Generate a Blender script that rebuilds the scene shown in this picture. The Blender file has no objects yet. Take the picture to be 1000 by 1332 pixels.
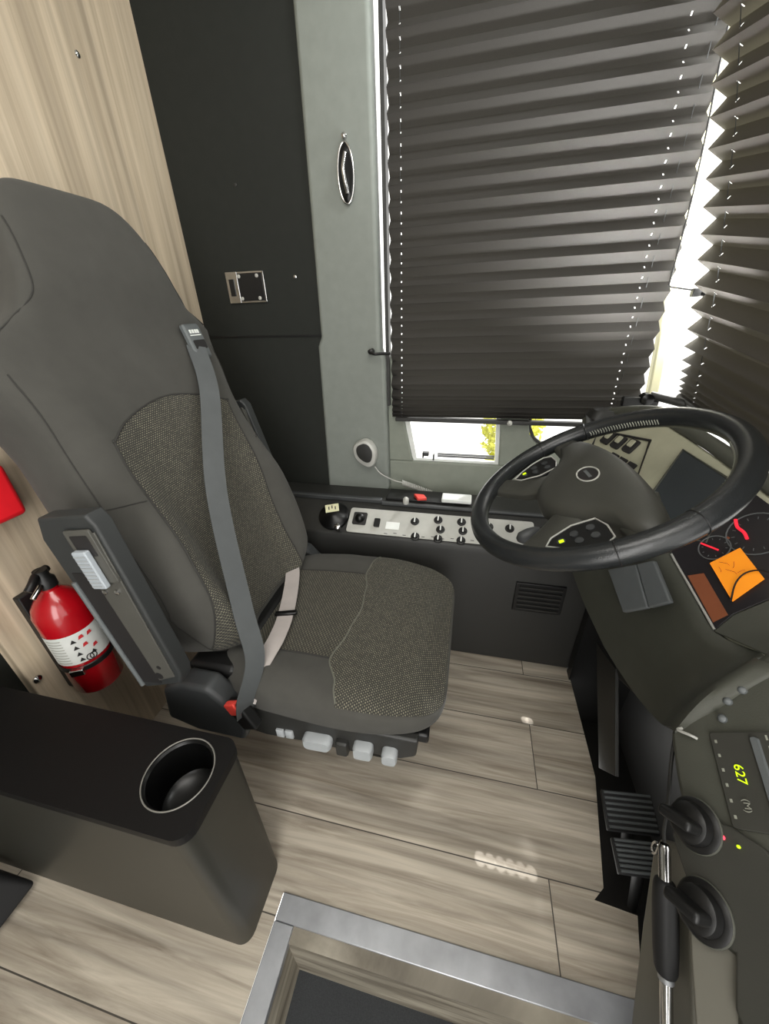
import bpy, bmesh, math, random
from mathutils import Vector, Matrix
random.seed(7)
PI = math.pi
COL = bpy.context.scene.collection
V = Vector
ORG = {}

# ------------------------------------------------------------------ materials
def lin(c):
    return tuple(((x/255)/12.92 if x/255 <= .04045 else ((x/255+.055)/1.055)**2.4) for x in c) + (1,)
class NT:
    def __init__(s, name):
        s.m = bpy.data.materials.new(name); s.m.use_nodes = True
        s.t = s.m.node_tree; s.b = s.t.nodes['Principled BSDF']
    def n(s, kind, **kw):
        x = s.t.nodes.new(kind)
        for k, v in kw.items():
            if k in x.inputs: x.inputs[k].default_value = v
            else: setattr(x, k, v)
        return x
    def l(s, a, b): s.t.links.new(a, b)
def setp(b, rough=.5, metal=0, spec=.5, coat=0, sheen=0, emis=None, es=0):
    b.inputs['Roughness'].default_value = rough; b.inputs['Metallic'].default_value = metal
    b.inputs['Specular IOR Level'].default_value = spec; b.inputs['Coat Weight'].default_value = coat
    b.inputs['Sheen Weight'].default_value = sheen
    if emis: b.inputs['Emission Color'].default_value = lin(emis); b.inputs['Emission Strength'].default_value = es
def mat(name, col, rough=.5, metal=0, spec=.5, coat=0, sheen=0, emis=None, es=0, var=.12, scale=30, bump=.0, bscale=400):
    k = NT(name); setp(k.b, rough, metal, spec, coat, sheen, emis, es)
    tc = k.n('ShaderNodeTexCoord')
    no = k.n('ShaderNodeTexNoise', Scale=scale, Detail=4.0); k.l(tc.outputs['Object'], no.inputs['Vector'])
    mx = k.n('ShaderNodeMix', data_type='RGBA')
    c = lin(col)
    mx.inputs['A'].default_value = tuple(x*(1-var) for x in c[:3])+(1,)
    mx.inputs['B'].default_value = tuple(min(1, x*(1+var)) for x in c[:3])+(1,)
    k.l(no.outputs['Fac'], mx.inputs['Factor']); k.l(mx.outputs['Result'], k.b.inputs['Base Color'])
    if bump:
        n2 = k.n('ShaderNodeTexNoise', Scale=bscale, Detail=3.0); k.l(tc.outputs['Object'], n2.inputs['Vector'])
        bp = k.n('ShaderNodeBump', Strength=bump, Distance=.001); k.l(n2.outputs['Fac'], bp.inputs['Height'])
        k.l(bp.outputs['Normal'], k.b.inputs['Normal'])
    return k.m
def dotted(name, base, dot, pitch=.0062, stretch=1.4):
    k = NT(name); setp(k.b, .9, sheen=.05)
    tc = k.n('ShaderNodeTexCoord'); mp = k.n('ShaderNodeMapping')
    mp.inputs['Scale'].default_value = (1/pitch, stretch/pitch, 1); k.l(tc.outputs['UV'], mp.inputs['Vector'])
    br = k.n('ShaderNodeTexBrick'); br.offset = .5
    br.inputs['Scale'].default_value = 1; br.inputs['Brick Width'].default_value = 1; br.inputs['Row Height'].default_value = 1
    br.inputs['Mortar Size'].default_value = .30; br.inputs['Mortar Smooth'].default_value = .4
    no = k.n('ShaderNodeTexNoise', Scale=6.0, Detail=3.0); k.l(tc.outputs['UV'], no.inputs['Vector'])
    n3 = k.n('ShaderNodeTexNoise', Scale=420.0, Detail=2.0); k.l(tc.outputs['UV'], n3.inputs['Vector'])
    b2 = tuple(x*.75 for x in lin(base)[:3])+(1,)
    br.inputs['Color1'].default_value = lin(dot); br.inputs['Color2'].default_value = tuple((a*.35+b*.65) for a, b in zip(lin(dot), lin(base)))
    br.inputs['Mortar'].default_value = b2
    k.l(mp.outputs['Vector'], br.inputs['Vector'])
    mx = k.n('ShaderNodeMix', data_type='RGBA', blend_type='MULTIPLY'); mx.inputs['Factor'].default_value = .6
    k.l(br.outputs['Color'], mx.inputs['A']); k.l(n3.outputs['Fac'], mx.inputs['B'])
    g = k.n('ShaderNodeMix', data_type='RGBA', blend_type='MULTIPLY'); g.inputs['Factor'].default_value = 1
    k.l(mx.outputs['Result'], g.inputs['A']); g.inputs['B'].default_value = (1.35, 1.35, 1.35, 1)
    k.l(g.outputs['Result'], k.b.inputs['Base Color'])
    bp = k.n('ShaderNodeBump', Strength=.35, Distance=.001); k.l(br.outputs['Fac'], bp.inputs['Height']); bp.invert = True
    k.l(bp.outputs['Normal'], k.b.inputs['Normal'])
    return k.m
def planks(name, cA, cB, cM, vertical=False, brick=True, rough=.45, row=.2, off=(-.285, -.05, 0), streak=(2.0, 38, 2.2)):
    """wood boards with long grain; object coordinates in metres"""
    k = NT(name); setp(k.b, rough, spec=.35)
    tc = k.n('ShaderNodeTexCoord'); mp = k.n('ShaderNodeMapping'); mp.inputs['Location'].default_value = off
    k.l(tc.outputs['Object'], mp.inputs['Vector'])
    gs = k.n('ShaderNodeMapping'); gs.inputs['Scale'].default_value = streak; k.l(tc.outputs['Object'], gs.inputs['Vector'])
    seedv = mp.outputs['Vector']
    if brick:
        br = k.n('ShaderNodeTexBrick'); br.offset = .6; br.inputs['Scale'].default_value = 1
        br.inputs['Brick Width'].default_value = 2.2; br.inputs['Row Height'].default_value = row
        br.inputs['Mortar Size'].default_value = .0016; br.inputs['Mortar Smooth'].default_value = .3
        br.inputs['Color1'].default_value = (0, 0, 0, 1); br.inputs['Color2'].default_value = (1, 1, 1, 1); br.inputs['Mortar'].default_value = (.5, .5, .5, 1)
        k.l(seedv, br.inputs['Vector'])
        ad = k.n('ShaderNodeVectorMath', operation='MULTIPLY_ADD')
        k.l(br.outputs['Color'], ad.inputs[0]); ad.inputs[1].default_value = (7, 9, 5); k.l(gs.outputs['Vector'], ad.inputs[2])
        gv = ad.outputs['Vector']
    else: gv = gs.outputs['Vector']
    n1 = k.n('ShaderNodeTexNoise', Scale=1.0, Detail=7.0, Roughness=.62, Distortion=.7); k.l(gv, n1.inputs['Vector'])
    n2 = k.n('ShaderNodeTexNoise', Scale=.45, Detail=2.0, Distortion=1.5); k.l(gv, n2.inputs['Vector'])
    rp = k.n('ShaderNodeValToRGB'); e = rp.color_ramp.elements
    e[0].position = .33; e[0].color = lin(cB); e[1].position = .62; e[1].color = lin(cA)
    k.l(n1.outputs['Fac'], rp.inputs['Fac'])
    r2 = k.n('ShaderNodeValToRGB'); e = r2.color_ramp.elements
    e[0].position = .3; e[0].color = (.62, .61, .6, 1); e[1].position = .62; e[1].color = (1.06, 1.05, 1.03, 1)
    k.l(n2.outputs['Fac'], r2.inputs['Fac'])
    m1 = k.n('ShaderNodeMix', data_type='RGBA', blend_type='MULTIPLY'); m1.inputs['Factor'].default_value = .8
    k.l(rp.outputs['Color'], m1.inputs['A']); k.l(r2.outputs['Color'], m1.inputs['B'])
    out = m1.outputs['Result']
    if brick:
        m2 = k.n('ShaderNodeMix', data_type='RGBA'); k.l(br.outputs['Fac'], m2.inputs['Factor'])
        k.l(out, m2.inputs['A']); m2.inputs['B'].default_value = lin(cM); out = m2.outputs['Result']
    k.l(out, k.b.inputs['Base Color'])
    bp = k.n('ShaderNodeBump', Strength=.15, Distance=.001); k.l(n1.outputs['Fac'], bp.inputs['Height']); k.l(bp.outputs['Normal'], k.b.inputs['Normal'])
    return k.m
def blindmat(name, col, trans, fac):
    k = NT(name); b = k.b; setp(b, .75, spec=.3)
    b.inputs['Base Color'].default_value = lin(col)
    tc = k.n('ShaderNodeTexCoord'); no = k.n('ShaderNodeTexNoise', Scale=260.0, Detail=3.0); k.l(tc.outputs['Object'], no.inputs['Vector'])
    mxc = k.n('ShaderNodeMix', data_type='RGBA'); mxc.inputs['A'].default_value = tuple(x*.7 for x in lin(trans)[:3])+(1,); mxc.inputs['B'].default_value = lin(trans)
    k.l(no.outputs['Fac'], mxc.inputs['Factor'])
    tr = k.n('ShaderNodeBsdfTranslucent'); k.l(mxc.outputs['Result'], tr.inputs['Color'])
    mx = k.n('ShaderNodeMixShader'); mx.inputs['Fac'].default_value = fac
    k.l(b.outputs['BSDF'], mx.inputs[1]); k.l(tr.outputs['BSDF'], mx.inputs[2])
    k.l(mx.outputs['Shader'], k.t.nodes['Material Output'].inputs['Surface'])
    return k.m
def glassmat():
    k = NT('clear_glass'); tp = k.n('ShaderNodeBsdfTransparent'); gl = k.n('ShaderNodeBsdfGlossy', Roughness=.02)
    fr = k.n('ShaderNodeFresnel', IOR=1.45); mx = k.n('ShaderNodeMixShader')
    k.l(fr.outputs['Fac'], mx.inputs['Fac']); k.l(tp.outputs['BSDF'], mx.inputs[1]); k.l(gl.outputs['BSDF'], mx.inputs[2])
    k.l(mx.outputs['Shader'], k.t.nodes['Material Output'].inputs['Surface']); return k.m

M = dict(
 fabric=mat('seat_fabric', (70, 69, 65), .92, sheen=.08, bump=.25, bscale=900, spec=.2),
 seam=mat('seam_piping', (48, 47, 44), .9),
 seamlight=mat('seam_stitching', (98, 98, 88), .9),
 dots=dotted('dotted_fabric', (56, 55, 50), (134, 130, 112)),
 ribs=dotted('ribbed_fabric', (64, 62, 55), (118, 114, 98), pitch=.011, stretch=2.6),
 belt=mat('belt_webbing', (74, 77, 78), .6, bump=.3, bscale=1200),
 lapbelt=mat('light_webbing', (176, 168, 164), .7, bump=.3, bscale=1200),
 black=mat('black_plastic', (22, 22, 22), .42, spec=.4),
 dark=mat('dark_plastic', (38, 38, 36), .5, bump=.15, bscale=700),
 grey=mat('grey_plastic', (58, 60, 61), .5, bump=.12, bscale=700),
 armr=mat('armrest_plastic', (44, 46, 46), .55, bump=.12, bscale=700),
 armplate=mat('armrest_plate', (76, 75, 70), .5),
 lever=mat('ribbed_lever', (165, 172, 178), .5),
 button=mat('grey_button', (158, 162, 164), .45),
 redb=mat('red_buckle', (220, 70, 60), .4),
 gloss=mat('gloss_black', (9, 9, 9), .30, spec=.35),
 bin=mat('console_black', (50, 49, 43), .42, metal=.25, spec=.5),
 bintop=mat('console_lid', (12, 11, 11), .55, spec=.25),
 pillar=mat('pillar_grey', (122, 127, 121), .6),
 sill=mat('sill_grey', (128, 133, 122), .6),
 panel=mat('dark_panel', (38, 40, 37), .75, bump=.15, bscale=300, spec=.2),
 chrome=mat('chrome', (200, 200, 200), .18, metal=1),
 alu=mat('aluminium_strip', (168, 170, 174), .42, metal=.75, var=.35, scale=18),
 silver=mat('silver_panel', (178, 178, 172), .4, metal=.1),
 white=mat('white_paint', (225, 228, 224), .5),
 cream=mat('cream_post', (215, 212, 175), .6),
 rubber=mat('black_rubber', (26, 26, 27), .55),
 carpet=mat('tread_carpet', (50, 52, 54), .95, bump=.8, bscale=500, var=.5, scale=350),
 red=mat('red_enamel', (165, 10, 22), .25, coat=.6),
 redcase=mat('red_case', (235, 30, 42), .5),
 label=mat('paper_label', (210, 212, 208), .6),
 ink=mat('dark_ink', (30, 28, 28), .6),
 redink=mat('red_ink', (190, 40, 45), .6),
 leather=mat('wheel_leather', (34, 36, 37), .27, bump=.35, bscale=500, spec=.5),
 hub=mat('hub_plastic', (58, 58, 53), .5, bump=.12, bscale=600),
 dash=mat('dash_plastic', (70, 71, 63), .6, bump=.2, bscale=500),
 dashlight=mat('dash_pale', (166, 165, 143), .55, bump=.15, bscale=500),
 screen=mat('dark_screen', (50, 55, 58), .45),
 cluster=mat('cluster_face', (42, 40, 42), .22),
 brown=mat('brown_strip', (140, 84, 58), .25),
 orange=mat('orange_paper', (250, 150, 25), .7, emis=(250, 140, 20), es=.3),  # paper given a slight glow of its own to look brighter
 redgauge=mat('red_needle', (235, 40, 60), .5, emis=(235, 40, 60), es=.7),
 greenled=mat('green_digits', (190, 220, 20), .5, emis=(190, 225, 20), es=1.0),
 redled=mat('red_led', (255, 70, 90), .5, emis=(255, 70, 90), es=1.2),
 faint=mat('faded_marking', (150, 152, 140), .6),
 gdash=mat('grey_box_lid', (92, 96, 97), .5, bump=.1, bscale=700),
 cabgrey=mat('olive_grey_panel', (112, 110, 101), .5, var=.08, scale=8),
 blind=blindmat('pleated_blind', (44, 42, 40), (235, 228, 210), .022),
 blindf=blindmat('windscreen_blind', (46, 43, 41), (240, 228, 195), .03),
 cuprim=mat('rim_edge', (120, 118, 112), .3),
 glass=glassmat(),
 floor=planks('floor_planks', (196, 187, 172), (142, 132, 118), (70, 66, 60)),
 woodw=planks('wood_bulkhead', (206, 191, 168), (174, 159, 137), (70, 66, 60), brick=False, streak=(30, 30, .9), rough=.5),
 riser=planks('wood_riser', (158, 152, 138), (98, 91, 80), (70, 66, 60), brick=False, streak=(2.5, 2.5, 30), rough=.5),
 ground=mat('pale_concrete', (232, 232, 228), .9),
 leaf=mat('yellow_green_leaves', (205, 205, 80), .7, var=.4, scale=9),
 bark=mat('bark', (90, 75, 55), .9),
 ceil=mat('ceiling_lining', (190, 188, 180), .9),
 tyre=mat('tyre', (30, 30, 30), .8),
)

# ------------------------------------------------------------------ mesh builder
class MB:
    def __init__(s): s.v = []; s.f = []; s.uv = {}
    def add(s, vs, fs):
        o = len(s.v); s.v += [V(a) for a in vs]; s.f += [[i+o for i in f] for f in fs]; return s
    def box(s, c, size, M4=None):
        c = V(c); h = V(size)/2
        vs = [V((x*h.x, y*h.y, z*h.z)) for x in (-1, 1) for y in (-1, 1) for z in (-1, 1)]
        vs = [(M4 @ a if M4 else a)+c for a in vs]
        return s.add(vs, [(0,1,3,2),(4,6,7,5),(0,4,5,1),(2,3,7,6),(0,2,6,4),(1,5,7,3)])
    def bb(s, x0, x1, y0, y1, z0, z1): return s.box(((x0+x1)/2, (y0+y1)/2, (z0+z1)/2), (x1-x0, y1-y0, z1-z0))
    def loft(s, rings, closed=True, cap=True):
        n = len(rings[0]); vs = [p for r in rings for p in r]; fs = []
        for i in range(len(rings)-1):
            for j in range(n if closed else n-1):
                k = (j+1) % n; fs.append((i*n+j, i*n+k, (i+1)*n+k, (i+1)*n+j))
        if cap and closed: fs.append(tuple(range(n-1, -1, -1))); fs.append(tuple((len(rings)-1)*n+j for j in range(n)))
        return s.add(vs, fs)
    def tube(s, path, r, seg=12, closed=False, cap=True):
        P = [V(p) for p in path]; n = len(P); R = r if isinstance(r, (list, tuple)) else [r]*n
        rings = []; up = None
        for i, p in enumerate(P):
            if closed: t = (P[(i+1) % n]-P[i-1])
            else: t = P[min(i+1, n-1)]-P[max(i-1, 0)]
            t.normalize()
            if up is None:
                up = V((0, 0, 1)) if abs(t.z) < .9 else V((1, 0, 0))
            a = (up-t*up.dot(t)).normalized(); b = t.cross(a); up = a
            rings.append([p+a*R[i]*math.cos(2*PI*k/seg)+b*R[i]*math.sin(2*PI*k/seg) for k in range(seg)])
        if closed: rings.append(rings[0]); return s.loft(rings, cap=False)
        return s.loft(rings, cap=cap)
    def cyl(s, a, b, r, r2=None, seg=32): return s.tube([a, b], [r, r if r2 is None else r2], seg)
    def lathe(s, o, ax, prof, seg=40):
        """prof: list of (radius, height along ax)"""
        o = V(o); ax = V(ax).normalized(); a = ax.orthogonal().normalized(); b = ax.cross(a)
        return s.loft([[o+ax*h+(a*math.cos(2*PI*k/seg)+b*math.sin(2*PI*k/seg))*max(r, 1e-5) for k in range(seg)] for r, h in prof])
    def prism(s, pts, off):
        """pts: 3d polygon, off: extrusion vector"""
        A = [V(p) for p in pts]; B = [p+V(off) for p in A]; n = len(A)
        return s.add(A+B, [tuple(range(n)), tuple(range(2*n-1, n-1, -1))]+[(i, (i+1) % n, (i+1) % n+n, i+n) for i in range(n)])
    def grid(s, rows, uvs=None):
        n = len(rows[0]); o = len(s.v)
        s.add([p for r in rows for p in r], [(i*n+j, i*n+j+1, (i+1)*n+j+1, (i+1)*n+j) for i in range(len(rows)-1) for j in range(n-1)])
        if uvs:
            for i, r in enumerate(uvs):
                for j, q in enumerate(r): s.uv[o+i*n+j] = q
        return s
    def build(s, name, m, parent=None, bevel=0, seg=3, smooth=40, solid=0, subsurf=0, recalc=True, origin=None):
        o3 = V(ORG[parent.name]) if parent else (V(origin) if origin else sum(s.v, V())/max(1, len(s.v)))
        me = bpy.data.meshes.new(name)
        me.from_pydata([tuple(p-o3) for p in s.v], [], s.f)
        if s.uv:
            ul = me.uv_layers.new(name='UVMap')
            for lp in me.loops: ul.data[lp.index].uv = s.uv.get(lp.vertex_index, (0, 0))
        if recalc:
            bm = bmesh.new(); bm.from_mesh(me); bmesh.ops.recalc_face_normals(bm, faces=bm.faces); bm.to_mesh(me); bm.free()
        ms = m if isinstance(m, (list, tuple)) else [m]
        for q in ms: me.materials.append(M[q])
        for p in me.polygons: p.use_smooth = True
        me.set_sharp_from_angle(angle=math.radians(smooth))
        ob = bpy.data.objects.new(name, me); COL.objects.link(ob)
        if parent: ob.parent = parent; ORG[ob.name] = o3
        else: ob.location = o3; ORG[ob.name] = o3
        if solid:
            md = ob.modifiers.new('thickness', 'SOLIDIFY'); md.thickness = solid; md.offset = 0
        if bevel:
            md = ob.modifiers.new('bevel', 'BEVEL'); md.width = bevel; md.segments = seg; md.limit_method = 'ANGLE'; md.angle_limit = math.radians(35)
            md.harden_normals = False
        if subsurf:
            md = ob.modifiers.new('sub', 'SUBSURF'); md.levels = md.render_levels = subsurf
        return ob
def thing(name, label, cat, loc, group=None):
    o = bpy.data.objects.new(name, None); COL.objects.link(o); o.location = loc; o.empty_display_size = .05
    ORG[o.name] = V(loc); o['label'] = label; o['category'] = cat
    if group: o['group'] = group
    return o
def tag(o, label, cat, group=None, kind=None):
    o['label'] = label; o['category'] = cat
    if group: o['group'] = group
    if kind: o['kind'] = kind
    return o
def struct(o, label=None, cat=None):
    o['kind'] = 'structure'
    if label: o['label'] = label; o['category'] = cat
    return o
def bez(P, n=24):
    """Catmull-Rom through points"""
    P = [V(p) for p in P]; Q = [P[0]*2-P[1]]+P+[P[-1]*2-P[-2]]; out = []
    for i in range(1, len(Q)-2):
        for k in range(n):
            t = k/n; a, b, c, d = Q[i-1], Q[i], Q[i+1], Q[i+2]
            out.append(.5*((2*b)+(c-a)*t+(2*a-5*b+4*c-d)*t*t+(3*b-a-3*c+d)*t**3))
    out.append(P[-1]); return out
class Frame:
    """a tilted plane: u runs towards -y (driver's right), v runs up the slope, d out of the face"""
    def __init__(s, p0, el, yaw):
        s.o = V(p0); s.n = V((-math.sin(el)*math.cos(yaw), math.sin(el)*math.sin(yaw), math.cos(el)))
        e = s.n.cross(V((0, 0, 1))).normalized(); s.u = -e if e.y > 0 else e
        v = s.u.cross(s.n).normalized(); s.v = -v if v.z < 0 else v
    def p(s, u, v, d=0): return s.o+s.u*u+s.v*v+s.n*d
    def poly(s, pts, d=0): return [s.p(a, b, d) for a, b in pts]
    def rect(s, u, v, w, h, d=0, r=0, n=5):
        if not r: return [s.p(u+a*w/2, v+b*h/2, d) for a, b in ((-1,-1),(1,-1),(1,1),(-1,1))]
        out = []
        for a, b, q in ((1,1,0),(-1,1,1),(-1,-1,2),(1,-1,3)):
            for k in range(n+1):
                t = (q+k/n)*PI/2; out.append(s.p(u+a*(w/2-r)+r*math.cos(t), v+b*(h/2-r)+r*math.sin(t), d))
        return out
def text_obj(name, body, size, pos, ux, uy, m, parent):
    cu = bpy.data.curves.new(name, 'FONT'); cu.body = body; cu.size = size; cu.extrude = .0002; cu.align_x = 'CENTER'; cu.align_y = 'CENTER'
    tmp = bpy.data.objects.new('tmp', cu); COL.objects.link(tmp)
    bpy.context.view_layer.update()
    me = bpy.data.meshes.new_from_object(tmp.evaluated_get(bpy.context.evaluated_depsgraph_get()))
    bpy.data.objects.remove(tmp, do_unlink=True)
    ux = V(ux).normalized(); uy = V(uy); uy = (uy-ux*uy.dot(ux)).normalized(); uz = ux.cross(uy)
    o3 = V(ORG[parent.name])
    for v in me.vertices:
        c = v.co; v.co = V(pos)-o3+ux*c.x+uy*c.y+uz*c.z
    me.materials.clear(); me.materials.append(M[m])
    ob = bpy.data.objects.new(name, me); COL.objects.link(ob); ob.parent = parent; ORG[ob.name] = o3
    return ob

# ------------------------------------------------------------------ room shell
fl = MB()
fl.add([(-2.2,-1.3,0),(-.35,-1.3,0),(-.35,.29,0),(.44,.29,0),(.475,.425,0),(.385,.433,0),(.412,.46,0),(.458,.72,0),(.455,1.2,0),(-.9,1.2,0),(-2.2,1.2,0)],
       [(0,1,2,10),(2,3,4,5),(2,5,6),(2,6,7),(2,7,8,9),(2,9,10)])
me_floor = fl.build('floor', 'floor', origin=(0,0,0), solid=0); struct(me_floor)
st = MB(); st.bb(-.305, .47, .215, .2455, -.21, -.001)
struct(st.build('trim_1', 'riser'))            # riser facing the step well
st = MB(); st.bb(-.33, -.3035, -1.3, .2455, -.21, -.001); struct(st.build('trim_2', 'riser'))
nz = MB()
nz.bb(-.348, .435, .243, .292, -.016, .004)
struct(nz.build('trim_3', 'alu', bevel=.002))
nz = MB(); nz.bb(-.349, -.301, -1.3, .2425, -.016, .004)
struct(nz.build('trim_4', 'alu', bevel=.002))
tr = MB(); tr.bb(-.33, .60, -1.3, .24, -.23, -.2); struct(tr.build('floor_step', 'carpet'))
cl = MB(); cl.bb(-2.2, 1.0, -1.3, 1.6, 2.25, 2.3); struct(cl.build('ceiling', 'ceil'))
# wood bulkhead behind the driver
wb = MB(); wb.bb(-1.03, -1.0, .40, 1.44, 0, 2.25)
bulk = wb.build('wall_rear', 'woodw', bevel=.003); struct(bulk)
scr = MB(); scr.lathe((-1.0, 1.14, 1.815), (1, 0, 0), [(.007, 0), (.007, .002), (.004, .004), (0.001, .0045)], 16)
scr.build('screw', 'chrome', bulk)
wp = MB(); wp.bb(-2.2, -1.031, .42, .45, 0, 2.25); struct(wp.build('wall_partition', 'panel'))
wc = MB(); wc.bb(-2.23, -2.2, -1.3, .45, 0, 2.25); struct(wc.build('wall_back', 'ceil'))
# entrance side wall with the open doorway
wd = MB(); wd.bb(-2.2, -.32, -1.34, -1.3, -.25, 2.25); wd.bb(.60, 1.0, -1.34, -1.3, -.25, 2.25)
struct(wd.build('wall_right', 'ceil'))

# left side wall: dark panel, grey pillar, window surround
wl = MB(); wl.bb(-1.0, -.515, 1.385, 1.44, .5, 2.25)
wleft = wl.build('wall_left', 'panel'); struct(wleft)
sm = MB(); sm.bb(-.999, -.53, 1.381, 1.385, 1.172, 1.178); sm.build('seam_strip', 'black', wleft)
sm = MB(); sm.bb(-1.0, -.535, 1.383, 1.385, .5, 1.171); sm.build('lower_panel', 'panel', wleft)
for (x, z, m) in ((-.609, 1.355, 'chrome'), (-.773, 1.606, 'dark')):
    s_ = MB(); s_.lathe((x, 1.385, z), (0, -1, 0), [(.005, 0), (.005, .002), (.001, .0035)], 14); s_.build('screw', m, wleft)
pl = MB()
pl.prism([(-.565, 1.375, .56), (-.327, 1.375, .56), (-.30, 1.375, .60), (-.305, 1.375, 1.1), (-.320, 1.375, 1.12), (-.325, 1.375, 2.25), (-.52, 1.375, 2.25), (-.535, 1.375, 1.17), (-.55, 1.375, 1.14)], (0, .065, 0))
pil = pl.build('wall_pillar', 'pillar', bevel=.012, seg=4); struct(pil)
ps = MB(); ps.bb(-.306, -.294, 1.40, 1.44, .93, 2.25); struct(ps.build('trim_6', 'dark'))
# sill wall beneath and around the small lower windows
def holed(y0, y1):
    m = MB()
    m.bb(-.325, .62, y0, y1, .5, .705)                                  # beneath
    m.prism([(-.318, y0, .705), (-.205, y0, .705), (-.212, y0, .72), (-.25, y0, .9), (-.27, y0, 1.1), (-.318, y0, 1.1)], (0, y1-y0, 0))
    m.prism([(.128, y0, .705), (.36, y0, .705), (.34, y0, .78), (.25, y0, .80), (.225, y0, .83), (.21, y0, .9), (.208, y0, .93), (.115, y0, .93), (.115, y0, .9)], (0, y1-y0, 0))
    m.prism([(.34, y0, .705), (.62, y0, .705), (.62, y0, .80), (.34, y0, .785)], (0, y1-y0, 0))
    return m
ws = holed(1.42, 1.46).build('wall_sill', 'sill', bevel=.006); struct(ws)
# window frames + panes
def window(n, pts, frame_w, fm):
    c = sum((V(p) for p in pts), V())/len(pts); f = MB(); k = len(pts)
    inn = [V(p)+(c-V(p)).normalized()*frame_w for p in pts]
    A = [V(p) for p in pts]; off = V((0, .02, 0))
    vs = A+inn+[p+off for p in A]+[p+off for p in inn]; fs = []
    for i in range(k):
        j = (i+1) % k
        fs += [(i, j, k+j, k+i), (2*k+i, 3*k+i, 3*k+j, 2*k+j), (i, 2*k+i, 2*k+j, j), (k+i, k+j, 3*k+j, 3*k+i)]
    f.add(vs, fs); fr = f.build('window_%d' % n, fm); struct(fr)
    g = MB(); g.add([p+off*.5 for p in inn], [tuple(range(k))]); g.build('pane', 'glass', fr, recalc=False)
    return fr
w1 = window(1, [(-.212, 1.435, .702), (.133, 1.435, .702), (.118, 1.435, .92), (-.252, 1.435, .92)], .022, 'white')
b_ = MB(); b_.bb(-.17, -.145, 1.425, 1.445, .728, .742); b_.bb(-.17, -.165, 1.425, 1.445, .72, .742); b_.bb(-.128, -.122, 1.425, 1.44, .712, .735); b_.build('latch', 'grey', w1)
b_ = MB(); b_.bb(-.11, .11, 1.43, 1.445, .726, .729); b_.bb(-.11, .11, 1.43, 1.445, .735, .738); b_.build('rail', 'grey', w1)
w2 = window(2, [(.345, 1.435, .785), (.26, 1.435, .795), (.235, 1.435, .815), (.215, 1.435, .86), (.212, 1.435, .93), (.50, 1.435, .93), (.585, 1.435, .80)], .012, 'dark')
g = MB(); g.add([(-.31,1.47,.93),(.6,1.47,.93),(.6,1.47,2.25),(-.31,1.47,2.25)], [(0,1,2,3)])
w3 = g.build('window_3', 'glass', recalc=False); struct(w3)
g = MB(); g.add([(.80,1.35,.80),(.80,-1.2,.80),(.62,-1.2,2.25),(.50,1.40,2.25)], [(0,1,2,3)])
w4 = g.build('window_4', 'glass', recalc=False); struct(w4)
# corner post between side window and windscreen
cp = MB(); cp.prism([(.580, 1.43, .93), (.612, 1.43, .93), (.510, 1.43, 1.9), (.482, 1.43, 1.9)], (0, .03, 0))
cpo = cp.build('trim_5', 'cream', bevel=.006); struct(cpo)

# ------------------------------------------------------------------ pleated blinds
def blind_z(zb, ztop, dense, pitch):
    z = zb; out = [z]
    while z < ztop:
        f = min(1, (z-zb)/dense); z += pitch*(.16+.84*f**.8)/2; out.append(z)
    return out
def blind(name, m, zs, left, right, normal, holes, amp=.014, sag=0):
    """left(z)/right(z) -> end points; zigzag rows; holes: list of parameters t in 0..1"""
    mb = MB(); ts = sorted(set([0, 1]+[round(i/24, 4) for i in range(25)]))
    for h, w in holes: ts += [h-w, h+w]
    ts = sorted(ts); rows = []
    for i, z in enumerate(zs):
        l, r = V(left(z)), V(right(z)); nrm = V(normal); pit = (zs[min(i+1, len(zs)-1)]-zs[max(i-1, 0)])
        a = amp*min(1, pit/.05+.25)*(1 if i % 2 else -1)
        wob = .0012*math.sin(z*60)
        row = []
        for t in ts:
            p = l.lerp(r, t)+nrm*(a+wob*math.sin(t*5)); p.z -= sag*4*t*(1-t); row.append(p)
        rows.append(row)
    # sub-rows so that the string holes are small
    n = len(ts); R2 = []
    for i in range(len(rows)-1):
        for f in (0, .40, .60): R2.append(([a.lerp(b, f) for a, b in zip(rows[i], rows[i+1])], f))
    R2.append((rows[-1], 0))
    mb.add([p for r, _ in R2 for p in r], [])
    hs = [min(range(n), key=lambda j: abs(ts[j]-(h-w))) for h, w in holes]
    for i in range(len(R2)-1):
        for j in range(n-1):
            if R2[i][1] == .40 and j in hs: continue
            mb.f.append([i*n+j, i*n+j+1, (i+1)*n+j+1, (i+1)*n+j])
    return mb.build(name, m, smooth=25, recalc=False)
zs = blind_z(.889, 2.1, .12, .051)
xr = lambda z: .572-.095*(z-.889)**1.35 if z < 1.9 else .47
xr = lambda z: .545-.02*(z-.889)-.055*max(0, z-1.3)**1.5*1.6
sb = blind('side_window_blind', 'blind', zs, lambda z: (-.286, 1.405, z), lambda z: (xr(z), 1.405, z+.012), (0, 1, 0),
           [(.036/.8, .0022), (.905, .0022)])
sr = thing('pleated_blind', 'dark grey pleated blind pulled down over the driver side window', 'blind', (.13, 1.405, .88), 'pleated window blinds')
sb.name = 'pleated_fabric'; 
def reparent(ob, root):
    o = V(ORG[root.name]); d = ob.location-o
    for v in ob.data.vertices: v.co += d
    ob.location = (0, 0, 0); ob.parent = root; ORG[ob.name] = o
reparent(sb, sr)
br = MB(); br.bb(-.273, .54, 1.392, 1.418, .874, .888); br.build('bottom_rail', 'dark', sr, bevel=.003)
kn = MB(); kn.lathe((.145, 1.39, .882), (0, -1, 0), [(.009, 0), (.009, .006), (.003, .010), (.001, .011)], 16); kn.build('pull_knob', 'silver', sr)
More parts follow.
